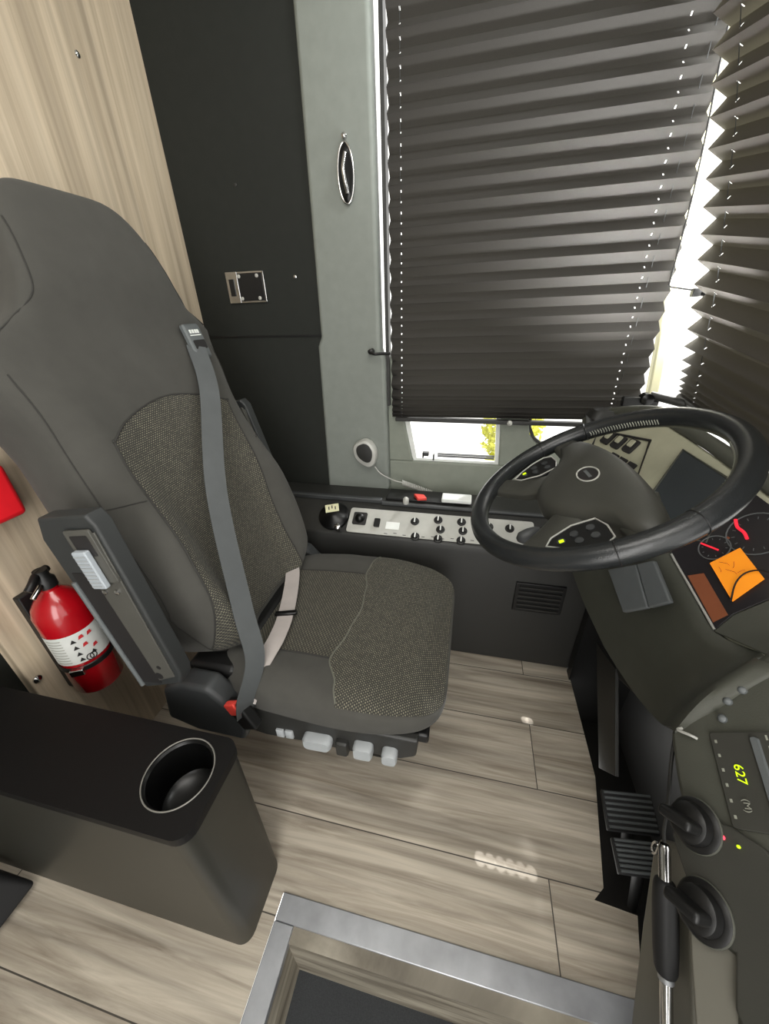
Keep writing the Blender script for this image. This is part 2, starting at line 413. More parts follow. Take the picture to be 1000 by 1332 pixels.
for tx in (-.2515, .476):
    c_ = MB(); c_.tube([(tx, 1.405, .88), (tx-(0 if tx < 0 else .0), 1.405, 2.1)], .0009, 6); c_.build('cord', 'grey', sr)

def wl_(z):
    k = max(0, z-1.0); return (.628-.10*k-.14*k*k, 1.345, z)
def wr_(z):
    a = wl_(z); k = min(1, (z-1.0)/.8); return (a[0]+.03, .245, z-.13-.09*k)
zs2 = blind_z(1.0, 2.15, .20, .056)
fb = blind('pleated_fabric', 'blindf', zs2, wl_, wr_, (1, 0, .1), [(.075, .0018)], amp=.016)
sf = thing('pleated_blind', 'dark pleated windscreen blind with zigzag edge beside the cream corner post', 'blind', (.65, .8, .95), 'pleated window blinds')
reparent(fb, sf)
rl = MB(); a, b = V(wl_(1.0)), V(wr_(1.0)); rl.tube([a-V((0,0,.008)), b-V((0,0,.008))], .009, 8); rl.build('bottom_rail', 'dark', sf)
c_ = MB(); c_.tube([V(wl_(z)).lerp(V(wr_(z)), .075) for z in (1.0, 1.3, 1.6, 1.9, 2.1)], .0009, 6); c_.build('cord', 'grey', sf)
for o_ in (sr, sf): del o_['group']
# black cable hanging beside the post
cb = MB(); cb.tube(bez([(.488,1.385,1.95),(.496,1.385,1.763),(.512,1.385,1.604),(.522,1.385,1.468),(.526,1.385,1.31),(.528,1.385,1.289),(.55,1.383,1.283),(.592,1.38,1.276)], 8), .0022, 8)
tag(cb.build('cable', 'black'), 'thin black cable hanging down beside the cream corner post', 'cable')
cl_ = MB(); cl_.box((.60, 1.375, 1.270), (.03, .02, .022)); cl_.lathe((.615, 1.37, 1.268), (0, -1, 0), [(.010, 0), (.010, .01), (.004, .013)], 14)
tag(cl_.build('cable_clip', 'black', bevel=.003), 'small black clip at the end of the thin cable on the windscreen blind edge', 'clip')

# ------------------------------------------------------------------ small fittings on the wall
la = thing('door_latch', 'chrome square frame latch on the dark side panel', 'latch', (-.795, 1.385, 1.33))
f_ = MB(); x0, x1, z0, z1 = -.866, -.722, 1.283, 1.378
f_.bb(x0, x0+.045, 1.377, 1.384, z0, z1); f_.bb(x0, x1, 1.3795, 1.384, z1-.007, z1); f_.bb(x0, x1, 1.3795, 1.384, z0, z0+.007); f_.bb(x1-.006, x1, 1.3795, 1.384, z0, z1)
f_.build('latch_frame', 'chrome', la, bevel=.002)
f_ = MB(); f_.bb(x0+.045, x1-.006, 1.3785, 1.384, z0+.007, z1-.007); f_.build('latch_cover', 'black', la, bevel=.002)
f_ = MB(); f_.bb(x0+.012, x0+.030, 1.374, 1.377, z0+.022, z1-.022); f_.build('latch_slot', 'black', la)
for x in (x0+.052, x1-.024):
    for z in (z0+.014, z1-.014):
        f_ = MB(); f_.lathe((x, 1.377, z), (0, -1, 0), [(.006, 0), (.006, .002), (.001, .004)], 12); f_.build('screw', 'silver', la)
ov = thing('oval_grab_latch', 'black and chrome oval handle on the grey pillar', 'handle', (-.405, 1.375, 1.60))
def oval(mb, cx, cz, rx, rz, y, d, n=40, prof=((1, 0), (1, .6), (.85, 1), (.6, 1.0))):
    mb.loft([[V((cx+rx*k*math.cos(2*PI*i/n), y-d*h, cz+rz*k*math.sin(2*PI*i/n))) for i in range(n)] for k, h in prof])
m_ = MB(); oval(m_, -.405, 1.60, .024, .070, 1.375, .014); m_.build('bezel', 'gloss', ov)
m_ = MB(); m_.tube([(-.405+.0235*math.cos(t*PI/24), 1.366, 1.60+.069*math.sin(t*PI/24)) for t in range(48)], .0028, 8, closed=True); m_.build('chrome_ring', 'chrome', ov)
m_ = MB(); m_.tube(bez([(-.403,1.362,1.645),(-.408,1.352,1.61),(-.404,1.352,1.58),(-.402,1.362,1.556)], 8), .006, 10); m_.build('lever', 'chrome', ov)
m_ = MB(); m_.lathe((-.405, 1.375, 1.682), (0, -1, 0), [(.007, 0), (.007, .01), (.002, .014)], 14); m_.build('screw', 'chrome', ov)
hk = MB(); hk.tube(bez([(-.348, 1.345, 1.122), (-.33, 1.335, 1.118), (-.31, 1.345, 1.118), (-.285, 1.37, 1.116)], 6), [.005]*19, 10); hk.lathe((-.348, 1.375, 1.124), (0, -1, 0), [(.009, 0), (.009, .03), (.003, .034)], 14)
tag(hk.build('hook', 'black'), 'small black hook on the edge of the grey pillar beside the blind', 'hook')

# handset microphone
mc = thing('radio_handset', 'pale grey microphone handset with dark mesh face hanging low on the pillar', 'microphone', (-.385, 1.35, .70))
def blob(sc, y, d, tilt=.25, cx=-.385, cz=.752):
    out = []
    for i in range(36):
        a = 2*PI*i/36; x = math.cos(a)*.044*(1-.30*max(0, -math.sin(a))); z = math.sin(a)*.056
        x = math.copysign(abs(math.cos(a))**.75, math.cos(a))*.045*(1-.42*max(0, -math.sin(a))); z = math.copysign(abs(math.sin(a))**.8, math.sin(a))*.056
        x, z = x*sc, z*sc
        out.append(V((cx+x*math.cos(tilt)-z*math.sin(tilt)*-1, y-d, cz+z*math.cos(tilt)-x*math.sin(tilt))))
    return out
m_ = MB(); m_.loft([blob(1, 1.373, 0, -.4), blob(1.02, 1.373, .02, -.4), blob(.94, 1.373, .032, -.4), blob(.8, 1.373, .035, -.4)]); m_.build('shell', 'silver', mc)
m_ = MB(); m_.loft([blob(.70, 1.373, .034, -.4, cz=.758), blob(.66, 1.373, .039, -.4, cz=.758), blob(.3, 1.373, .041, -.4, cz=.758)]); m_.build('mesh_face', 'dark', mc)
m_ = MB(); P = bez([(-.350, 1.352, .700), (-.325, 1.35, .672), (-.275, 1.355, .645), (-.24, 1.36, .635)], 10)
n = 260; P2 = bez([(-.24, 1.36, .635), (-.19, 1.37, .615), (-.12, 1.375, .590)], 10); Q = []
for i in range(n):
    t = i/(n-1)*(len(P2)-1); k = min(int(t), len(P2)-2); p = P2[k].lerp(P2[k+1], t-k); a = i*.5
    Q.append(p+V((0, math.cos(a), math.sin(a)))*.009)
m_.tube(P+Q, .0022, 6); m_.build('coiled_cord', 'silver', mc)

# ------------------------------------------------------------------ side console along the wall
sc = thing('side_console', 'long black side console under the window with sloping silver switch panel', 'console', (-.25, 1.25, 0))
m_ = MB(); m_.prism([(-.99, 1.112, 0), (-.99, 1.105, .50), (-.99, 1.112, .525), (-.99, 1.225, .592), (-.99, 1.25, .596), (-.99, 1.375, .598), (-.99, 1.375, 0)], (1.62, 0, 0))
m_.build('body', 'dark', sc, bevel=.006)
FS = Frame((-.15, 1.16, .5562), 0, 0); FS.n = V((0, -.51, .86)).normalized(); FS.u = V((1, 0, 0)); FS.v = FS.n.cross(FS.u).normalized()
if FS.v.z < 0: FS.v = -FS.v
m_ = MB(); m_.prism(FS.rect(.07, .002, .66, .105, .001, .01), FS.n*.004); pn = m_.build('switch_panel', 'silver', sc, bevel=.001)
ks = [(-.161, .016), (-.152, -.045), (-.078, .030), (-.066, -.008), (-.071, -.046), (.005, .030), (.012, -.006), (.008, -.044), (.10, .02), (.12, -.02), (.17, .02)]
for (x, v) in ks:
    m_ = MB(); m_.lathe(FS.p(x+.15, v, .005), FS.n, [(.016, 0), (.015, .003), (.010, .004), (.009, .012), (.004, .013)], 20); k_ = m_.build('knob', 'black', sc)
    m_ = MB(); m_.prism(FS.rect(x+.15, v, .004, .018, .017), FS.n*.002); m_.build('pointer', 'white', k_)
m_ = MB(); m_.prism(FS.rect(-.217, .008, .052, .052, .005, .006), FS.n*.004); k_ = m_.build('rocker_housing', 'ink', sc)
m_ = MB(); m_.lathe(FS.p(-.217, .008, .008), FS.n, [(.019, 0), (.017, .01), (.012, .016), (.002, .018)], 20); m_.build('joystick', 'gloss', k_)
m_ = MB(); m_.prism(FS.rect(-.149, -.004, .022, .034, .005, .003), FS.n*.006); m_.build('rocker_switch', 'black', sc)
m_ = MB(); m_.prism(FS.rect(-.09, -.01, .05, .03, .005), FS.n*.001); m_.build('label_strip', 'white', sc)
m_ = MB()
for k in range(14): m_.prism(FS.rect(-.11+.034*k, -.044+.004*(k % 2), .012, .0022, .005), FS.n*.0006)
m_.build('printed_legend', 'ink', sc)
m_ = MB(); m_.bb(-.29, -.02, 1.27, 1.36, .588, .606); m_.build('recess_tray', 'black', sc, bevel=.004)
m_ = MB(); m_.bb(-.98, -.30, 1.24, 1.26, .594, .612); m_.bb(-.30, .60, 1.228, 1.242, .594, .606); m_.build('ridge', 'grey', sc, bevel=.004)
# vent low on the front
m_ = MB(); m_.bb(.21, .375, 1.098, 1.108, .275, .40); vt = m_.build('vent', 'black', sc, bevel=.002)
m_ = MB()
for k in range(6): m_.bb(.222, .363, 1.092, 1.098, .287+.019*k, .293+.019*k)
m_.build('vent_slats', 'dark', vt)
# things on the console
ct = thing('parking_brake_control', 'round black control with a cream tag left of the silver switch panel', 'control', (-.47, 1.17, .565))
m_ = MB(); m_.lathe((-.47, 1.17, .560), (0, -.5, .86), [(.058, 0), (.058, .012), (.050, .020), (.03, .024), (.02, .03), (.002, .032)], 30); m_.build('knob', 'gloss', ct)
F2 = Frame((-.475, 1.172, .592), 0, 0); F2.n = V((0, -.5, .86)).normalized(); F2.u = V((.93, .3, .1)).normalized(); F2.v = F2.n.cross(F2.u)
m_ = MB(); m_.prism(F2.rect(0, 0, .05, .034, .006), F2.n*.002); tg = m_.build('tag', 'cream', ct)
m_ = MB()
for a, b in ((-.012, 0), (0, .004), (.012, -.002)): m_.prism(F2.rect(a, b, .004, .014, .0082), F2.n*.0004)
m_.build('marking', 'ink', tg)
m_ = MB(); m_.lathe((-.437, 1.112, .545), (0, -.5, .86), [(.012, 0), (.012, .018), (.006, .022)], 16); m_.build('chrome_nut', 'chrome', ct)
m_ = MB(); m_.bb(-.075, .035, 1.262, 1.32, .607, .622)
wbx = m_.build('document_holder', 'white', bevel=.004); tag(wbx, 'small white flat box lying on the ledge below the window', 'box')
m_ = MB(); m_.prism([(-.185, 1.30, .607), (-.145, 1.30, .607), (-.13, 1.27, .607), (-.165, 1.262, .607)], (0, 0, .012))
tag(m_.build('red_lighter', 'redb', bevel=.003), 'small red object lying in the black tray under the window', 'object')
m_ = MB(); m_.lathe((-.205, 1.235, .606), (0, 0, 1), [(.010, 0), (.011, .006), (.011, .020), (.006, .026), (.001, .027)], 16)
tag(m_.build('round_knob', 'silver'), 'small grey knob standing behind the switch panel', 'knob')

# ------------------------------------------------------------------ black console box with bin opening
cx = thing('console_box', 'tall narrow black console box with round cup opening beside the seat', 'console', (-.75, .27, 0))
def rrect(x0, x1, y0, y1, z, r, n=6):
    out = []
    for a, b, q in ((x1-r, y1-r, 0), (x0+r, y1-r, 1), (x0+r, y0+r, 2), (x1-r, y0+r, 3)):
        for k in range(n+1):
            t = (q+k/n)*PI/2; out.append(V((a+r*math.cos(t), b+r*math.sin(t), z)))
    return out
m_ = MB()
R_ = [rrect(-1.20, -.385, .190, .350, 0, .028), rrect(-1.20, -.385, .190, .350, .500, .028)]
m_.loft(R_, cap=False); m_.build('body', 'bin', cx)
# lid with a real round hole
HC = V((-.462, .277)); HR = .060
def lid(z0, z1):
    m = MB(); outer = rrect(-1.203, -.382, .187, .353, z1, .03, 6); n = 96
    # resample outer by angle around the hole centre
    def hit(a):
        d = V((math.cos(a), math.sin(a))); best = None
        for i in range(len(outer)):
            p, q = outer[i].xy-HC, outer[(i+1) % len(outer)].xy-HC; e = q-p
            den = d.x*e.y-d.y*e.x
            if abs(den) < 1e-9: continue
            t = (p.x*e.y-p.y*e.x)/den; s_ = (p.x*d.y-p.y*d.x)/den
            if t > 0 and -1e-6 <= s_ <= 1+1e-6 and (best is None or t < best): best = t
        return HC+d*best
    ang = sorted([2*PI*i/n for i in range(n)]+[math.atan2(*(o.xy-HC).yx) % (2*PI) for o in outer])
    O = [hit(a+1e-7) for a in ang]; I = [HC+V((math.cos(a), math.sin(a)))*HR for a in ang]
    rg = [[V((p.x, p.y, z0)) for p in O], [V((p.x, p.y, z1)) for p in O], [V((p.x, p.y, z1)) for p in I], [V((p.x, p.y, z1-.014)) for p in I]]
    m.loft(rg, cap=False); return m
lid(.500, .520).build('lid', 'bintop', cx, smooth=30)
m_ = MB(); m_.lathe((HC.x, HC.y, .518), (0, 0, -1), [(HR+.003, -.002), (HR, .0), (HR-.004, .004), (HR-.008, .085), (HR-.02, .095), (.001, .095)], 64)
m_.f = m_.f[:-2]; m_.build('cup_well', 'gloss', cx)
m_ = MB(); m_.tube([(HC.x+math.cos(t*PI/36)*(HR+.001), HC.y+math.sin(t*PI/36)*(HR+.001), .5215) for t in range(72)], .0013, 8, closed=True); m_.build('cup_rim', 'cuprim', cx)

# ------------------------------------------------------------------ driver seat
YC = .757
class Pad:
    def __init__(s, O, U, N, w, c, h, bol, L, e=.45, p=5, fr=.5, hb=1):
        s.O, s.U, s.N, s.w, s.c, s.h, s.bol, s.L, s.e, s.p, s.fr, s.hb = V(O), V(U).normalized(), V(N).normalized(), w, c, h, bol, L, e, p, fr, hb
    yo = staticmethod(lambda q: 0.0)
    def k(s, q):
        a = abs(2*q/s.L-1); return max(0.0, 1-a**s.p)**(1/s.p)
    def f(s, t, q):     # front height for a normalised lateral t (-1..1)
        tt = min(1, abs(t)); k = s.k(q)
        return s.c(q)+(s.h(q)*max(0, 1-tt**(2/s.e))**(s.e/2)*k)+s.bol(t, q)*max(0, 1-tt**10)*min(1, k*1.2)
    def P(s, y, q, d): return s.O+s.U*q+V((0, 1, 0))*(y+s.yo(q))+s.N*d
    def S(s, t, q, off=0): return s.P(t*s.w(q)*(1-s.fr*(1-s.k(q))), q, s.f(t, q)+off)
    def mesh(s, nq=56, n=30):
        mb = MB(); rings = []
        for i in range(nq+1):
            a = i/nq; q = s.L*(.5-.5*math.cos(PI*a)); q = min(max(q, s.L*.0005), s.L*.9995); r = []
            ts = [math.cos(PI*j/n) for j in range(n+1)]
            for t in ts: r.append(s.S(t, q))
            for t in ts[::-1][1:-1]:
                r.append(s.P(t*s.w(q)*(1-s.fr*(1-s.k(q))), q, s.c(q)-s.hb*s.h(q)*max(0, 1-abs(t)**(2/s.e))**(s.e/2)*s.k(q)))
            rings.append(r)
        mb.loft(rings); return mb
    def patch(s, q0, q1, tl, tr, off=.0015, nq=50, nt=40):
        """panel lying on the front surface; q0(f), q1(f): lower/upper s limits as function of lateral fraction; tl/tr(q): y in metres"""
        mb = MB(); rows, uvs = [], []
        for i in range(nq+1):
            r, u = [], []
            for j in range(nt+1):
                g = j/nt; a = i/nq; q = q0(g)+(q1(g)-q0(g))*a
                y = tl(q)+(tr(q)-tl(q))*g; W = s.w(q)*(1-s.fr*(1-s.k(q)))
                t = max(-.985, min(.985, y/W)); r.append(s.S(t, q, off)); u.append((y, q+.0))
            rows.append(r); uvs.append(u)
        mb.grid(rows, uvs); return mb
    def line(s, pts, r=.0022, off=.001, n=10):
        """seam: list of (y, q)"""
        mb = MB(); Q = bez([V((a, b, 0)) for a, b in pts], n); out = []
        for p in Q:
            W = s.w(p.y)*(1-s.fr*(1-s.k(p.y))); t = max(-.99, min(.99, p.x/W)); out.append(s.S(t, p.y, off))
        mb.tube(out, r, 6); return mb
def interp(tab):
    def g(x):
        if x <= tab[0][0]: return tab[0][1]
        for (a, b), (c, d) in zip(tab, tab[1:]):
            if x <= c:
                t = (x-a)/(c-a); t = t*t*(3-2*t); return b+(d-b)*t
        return tab[-1][1]
    return g
seat = thing('driver_seat', 'dark grey fabric driver seat with headrest and dotted centre panels', 'seat', (-.35, YC, 0))
U = V((-.29, 0, .957)); N = V((.957, 0, .29))
bw = interp([(0, .215), (.12, .280), (.3, .296), (.5, .278), (.62, .272), (.75, .292), (.805, .300), (.865, .222), (.91, .206), (.96, .202), (1.03, .200)])
bb_ = lambda t, q: interp([(0, .04), (.15, .078), (.35, .066), (.6, .02), (.8, .0), (1.03, 0)])(q)*math.exp(-((abs(t)-.78)/.22)**2) - interp([(.7, 0), (.78, .004), (1.03, 0)])(q)
back = Pad((-.50, YC, .45), U, N, bw, interp([(0, -.055), (.55, -.055), (.8, -.05), (.92, -.03), (1.03, -.035)]), interp([(0, .055), (.5, .055), (.8, .05), (1.03, .058)]), bb_, 1.080, e=.42, p=3.2, fr=.75, hb=2.6)
back.yo = interp([(.74, 0), (.90, .028), (1.05, .038)])
bk = back.mesh().build('backrest', 'fabric', seat, smooth=60)
hw = lambda q: .196-.0*q
hwl = lambda q: .186+.050*min(1, max(0, (.62-q)/.45))**.7; hwr = lambda q: .190-.04*min(1, max(0, (.62-q)/.45))
back.patch(lambda g: .07, lambda g: .675-.055*(2*g-1)**2-.01, lambda q: -hwl(q), lambda q: hwr(q)).build('centre_insert', 'dots', seat, smooth=60)
back.line([(-hwl(.07+.54*k/9), .07+.54*k/9) for k in range(10)]+[(-.187, .612), (-.13, .640), (-.06, .659), (0, .665), (.06, .659), (.13, .640), (.190, .612)]+[(hwr(.61-.54*k/9), .61-.54*k/9) for k in range(10)]).build('insert_seam', 'seam', seat)
for sgn in (-1, 1):
    back.line([(sgn*.158, 1.0), (sgn*.168, .94), (sgn*.184, .88), (sgn*.225, .845), (sgn*.268, .815)], r=.0016, off=0).build('headrest_seam', 'seam', seat)
    back.line([(sgn*.213, .49), (sgn*.25, .50), (sgn*.265, .505)], r=.0014, off=0).build('side_seam', 'seam', seat)
    back.line([(sgn*.225, .02), (sgn*.266, .12), (sgn*.279, .3), (sgn*.267, .52), (sgn*.262, .65), (sgn*.268, .76)], r=.0016, off=0).build('edge_seam', 'seam', seat)
# cushion
cw = interp([(0, .262), (.12, .285), (.35, .295), (.56, .285)])
cbol = lambda t, q: interp([(0, .030), (.2, .022), (.33, .004), (.6, .0)])(q)*math.exp(-((abs(t)-.85)/.22)**2) - interp([(.36, 0), (.50, .012), (.58, .035)])(q)
cush = Pad((-.585, YC, .45), (1, 0, 0), (0, 0, 1), cw, interp([(0, -.010), (.35, .0), (.6, -.004)]), interp([(0, .055), (.35, .060), (.6, .052)]), cbol, .588, e=.5, p=4.2, fr=.62)
sq = lambda y: interp([(-.29, .352), (-.24, .335), (-.18, .304), (-.09, .322), (0, .333), (.09, .324), (.157, .306), (.21, .310), (.29, .326)])(y)
cush.mesh().build('cushion', 'fabric', seat, smooth=60)
fw = lambda q: (cush.w(q)*(1-cush.fr*(1-cush.k(q))))*.965
cush.patch(lambda g: sq((2*g-1)*.28), lambda g: .582, lambda q: -fw(q), lambda q: fw(q)).build('front_insert', 'dots', seat, smooth=60)
cush.patch(lambda g: .03, lambda g: sq(-.175+.33*g), lambda q: -.175, lambda q: .155).build('rear_insert', 'ribs', seat, smooth=60)
cush.line([(.155, .02), (.155, .15), (.157, .30)], off=.0015).build('insert_seam', 'seam', seat)
cush.line([(-.175, .02), (-.175, .15), (-.177, .30)], off=.0015).build('insert_seam', 'seam', seat)
cush.line([(y_, sq(y_)) for y_ in [.278-.278*2*k/24 for k in range(25)]], r=.0022, n=4, off=.0015).build('cross_seam', 'seamlight', seat)
# base & valance
m_ = MB(); m_.bb(-.63, -.50, .505, 1.01, .35, .50); m_.build('lower_cover', 'black', seat, bevel=.015)
m_ = MB(); m_.bb(-.50, -.12, .60, .92, .33, .40); m_.bb(-.46, -.16, .64, .88, 0, .33); m_.build('pedestal', 'black', seat, bevel=.012)
m_ = MB(); m_.prism([(-.50, .475, .33), (-.43, .475, .318), (-.09, .475, .338), (-.055, .475, .36), (-.05, .475, .42), (-.50, .475, .42)], (0, .022, 0))
va = m_.build('side_valance', 'dark', seat, bevel=.006)
m_ = MB(); m_.bb(-.055, -.02, .60, .92, .345, .40); m_.bb(-.10, -.03, .50, 1.0, .375, .405); m_.build('front_bracket', 'black', seat, bevel=.006)
def knob_plate(x, z, w, h, d, m, name='control_button', r=.008):
    F = Frame((x, .475, z), 0, 0); F.n = V((0, -1, 0)); F.u = V((1, 0, .06)).normalized(); F.v = V((0, 0, 1))
    q = MB(); q.loft([F.rect(0, 0, w, h, 0, r), F.rect(0, 0, w, h, d*.7, r), F.rect(0, 0, w*.86, h*.84, d, r*.8)])
    return q.build(name, m, seat)
knob_plate(-.388, .346, .020, .028, .006, 'button', r=.002); knob_plate(-.364, .348, .020, .028, .006, 'button', r=.002)
knob_plate(-.288, .356, .072, .038, .022, 'button', r=.014); knob_plate(-.176, .360, .046, .042, .022, 'button', r=.010); knob_plate(-.114, .360, .036, .040, .022, 'button', r=.012)
knob_plate(-.228, .348, .030, .050, .014, 'dark', 'release_lever', r=.006)
# hinge cover at the near rear corner
m_ = MB(); m_.loft([[V((x, y, z)) for x, z in ((-.68, .36), (-.66, .47), (-.60, .505), (-.53, .505), (-.475, .435), (-.455, .375), (-.47, .33), (-.60, .33))] for y in (.445, .50)])
m_.build('hinge_cover', 'grey', seat, bevel=.012, seg=4)
m_ = MB(); m_.loft([[V((x, 2*YC-y, z)) for x, z in ((-.68, .36), (-.66, .47), (-.60, .505), (-.53, .505), (-.475, .435), (-.455, .375), (-.47, .33), (-.60, .33))] for y in (.445, .50)])
m_.build('hinge_cover', 'grey', seat, bevel=.012, seg=4)
# buckle
B0 = V((-.455, .452, .435)); bd = V((-.45, .05, .89)).normalized(); bx = V((.87, -.1, .45)).normalized(); by = bd.cross(bx)
Mx = Matrix((bx, by, bd)).transposed()
m_ = MB(); m_.box(B0, (.046, .028, .085), Mx.to_4x4()); bk_ = m_.build('buckle', 'black', seat, bevel=.006)
m_ = MB(); m_.box(B0+bd*.030-V((0, .010, 0))+bx*.0, (.034, .016, .034), Mx.to_4x4()); m_.build('release_button', 'redb', bk_, bevel=.003)
# belts
def strap(pts, w, wdir, m, name, th=.0022, n=14):
    Q = bez(pts, n); mb = MB(); rows = []; wd = V(wdir).normalized()
    for i, p in enumerate(Q):
        t = (Q[min(i+1, len(Q)-1)]-Q[max(i-1, 0)]).normalized(); s_ = (wd-t*wd.dot(t)).normalized(); nn = t.cross(s_)
        r = []
        for a, b in ((-1, -1), (1, -1), (1, 1), (-1, 1)): r.append(p+s_*a*w/2+nn*b*th/2)
        rows.append(r)
    mb.loft(rows); return mb.build(name, m, seat, smooth=50)
GP = back.S(.83, .80, .010)
strap([back.P(.172, .758, .012), back.P(.110, .645, .035), back.P(-.070, .435, .066), back.P(-.195, .19, .085), back.P(-.245, .08, .092), V((-.440, .455, .485)), V((-.447, .448, .440))], .048, (.35, .94, .1), 'belt', 'shoulder_belt')
strap([V((-.585, .975, .50)), V((-.545, .93, .520)), V((-.50, .845, .520)), V((-.452, .70, .518)), V((-.432, .60, .523)), V((-.438, .52, .510)), V((-.452, .468, .455))], .043, (1, .25, 0), 'lapbelt', 'lap_belt')
m_ = MB(); m_.box((-.448, .690, .5225), (.060, .014, .010), Matrix.Rotation(.30, 4, 'Z')); m_.build('belt_slider', 'gloss', seat, bevel=.003)
m_ = MB(); m_.box((-.54, .99, .525), (.03, .06, .02), Matrix.Rotation(.5, 4, 'Z')); m_.build('belt_anchor', 'white', seat, bevel=.004)
# belt guide high on the shoulder
FG = Frame((0, 0, 0), 0, 0); FG.o = back.P(.185, .775, .003); FG.n = N; FG.u = V((0, 1, 0)); FG.v = U
m_ = MB(); m_.loft([FG.rect(0, -.005, .062, .085, 0, .006), FG.rect(0, -.005, .062, .085, .008, .006), FG.rect(0, -.005, .054, .077, .012, .005)]); gd = m_.build('belt_guide', 'gdash', seat)
m_ = MB(); m_.prism(FG.rect(.002, -.014, .046, .022, .010, .003), FG.n*.003); m_.build('guide_slot', 'ink', gd)
m_ = MB()
for k, w_ in ((-.015, .007), (-.005, .008), (.005, .007), (.014, .008)): m_.prism(FG.rect(k, .018, w_, .009, .012), FG.n*.0006)
m_.prism(FG.rect(0, .009, .042, .0025, .012), FG.n*.0006); m_.build('guide_marking', 'white', gd)
# armrests folded up
def armrest(side):
    y0 = .398 if side < 0 else 1.055
    FA = Frame((0, 0, 0), 0, 0); A0 = V((-.578, y0, .560)) if side < 0 else V((-.64, y0, .58)); A1 = V((-.640, y0, .968)) if side < 0 else V((-.755, y0, 1.0))
    FA.o = A0; FA.v = (A1-A0).normalized(); FA.n = V((0, -1, 0)); FA.u = V((FA.v.z, 0, -FA.v.x)).normalized()
    L = (A1-A0).length
    def ring(d, g=0): return [FA.p(u, v, d) for u, v in ((-.050+g, .0+g), (.050-g, .02+g), (.064-g, .05), (.072-g, L-.02), (.062-g, L-g), (-.045+g, L-g), (-.062+g, L-.04), (-.060+g, .03))]
    m = MB(); m.loft([ring(-.032), ring(-.003), ring(.0, .003)]); b = m.build('armrest', 'armr', seat, bevel=.004)
    m = MB(); m.prism([FA.p(u, v, .0) for u, v in ((.004, .03), (.050, .045), (.066, L-.03), (.002, L-.03))], FA.n*.003); m.build('armrest_plate', 'armplate', b, bevel=.001)
    m = MB(); m.prism([FA.p(u, v, .0) for u, v in ((-.045, .02), (.003, .02), (.001, L-.11), (-.043, L-.11))], FA.n*.0015); m.build('armrest_channel', 'ink', b)
    m = MB(); m.tube([FA.p(-.052, .01, .001), FA.p(-.052, L-.13, .001)], .005, 10); m.build('armrest_edge', 'gdash', b)  # paler tube paints the highlight along the armrest's outer edge
    m = MB(); m.loft([FA.rect(.034, L-.075, .056, .105, .002, .004), FA.rect(.034, L-.075, .056, .105, .007, .004)]); hb = m.build('lever_housing', 'armplate', b, bevel=.001)
    m = MB(); m.loft([FA.rect(.034, L-.052, .038, .040, .007, .003), FA.rect(.034, L-.052, .038, .040, .0075, .003)]); m.build('lever_slot', 'ink', b)
    m = MB(); m.prism(FA.rect(.028, L-.095, .030, .075, .008, .003), FA.n*.010); lv = m.build('adjuster_lever', 'lever', b, bevel=.002)
    m = MB()
    for k in range(9): m.prism(FA.rect(.028, L-.126+.0075*k, .024, .0022, .018), FA.n*.0014)
    m.build('lever_rib', 'button', lv)
    for u in (.012, .040):
        m = MB(); m.lathe(FA.p(u, L-.150, .002), FA.n, [(.005, 0), (.005, .004), (.001, .006)], 12); m.build('screw', 'chrome', b)
    for u, v, r in ((.024, .07, .005), (.012, .045, .009)):
        m = MB(); m.lathe(FA.p(u, v, .0025), FA.n, [(r, 0), (r, .001), (.001, .0012)], 18); m.build('hole', 'ink', b)
armrest(-1); armrest(1)

# ------------------------------------------------------------------ fire extinguisher + red case
EX = V((-.925, .495, .385))
ex = thing('fire_extinguisher', 'red fire extinguisher with white label standing behind the seat', 'fire extinguisher', EX)
r = .056
m_ = MB(); m_.lathe(EX, (0, 0, 1), [(.03, .0), (r-.006, .003), (r, .012), (r, .255), (r-.006, .275), (r-.02, .295), (.022, .308), (.018, .312), (.018, .322)], 48); bo = m_.build('cylinder', 'red', ex)
def wrap(a0, a1, z0, z1, rr, nm, m, par, n=20):
    q = MB(); q.grid([[EX+V((rr*math.cos(a0+(a1-a0)*j/n), rr*math.sin(a0+(a1-a0)*j/n), z)) for j in range(n+1)] for z in (z0, z1)]); return q.build(nm, m, par, recalc=False)
wrap(-2.6, .9, .115, .205, r+.0008, 'paper_label', 'label', ex)
q = MB()
for k in range(9):
    z = .122+.009*k
    q.grid([[EX+V(((r+.0014)*math.cos(a), (r+.0014)*math.sin(a), zz)) for a in [-1.7+.06*j for j in range(11)]] for zz in (z, z+.0022)])
q.build('printed_text', 'faint', ex, recalc=False)
def on_cyl(a, z, rr): return EX+V((rr*math.cos(a), rr*math.sin(a), z))
q = MB()
for (a, z) in ((-.72, .185), (-.72, .165), (-.72, .145), (-.72, .127), (-.25, .135)):
    c = on_cyl(a, z, r+.0016); n_ = V((math.cos(a), math.sin(a), 0)); t_ = V((-math.sin(a), math.cos(a), 0))
    q.prism([c-t_*.006-V((0,0,.005)), c+t_*.006-V((0,0,.005)), c+V((0,0,.006))], n_*.0006)
for (a, z) in ((-.45, .124), (-.33, .124)):
    c = on_cyl(a, z, r+.0014)
    q.tube([c+V((-math.sin(a), math.cos(a), 0))*.007*math.cos(i*PI/8)+V((0, 0, .009*math.sin(i*PI/8))) for i in range(16)], .0012, 5, closed=True)
q.build('black_symbols', 'ink', ex)
q = MB()
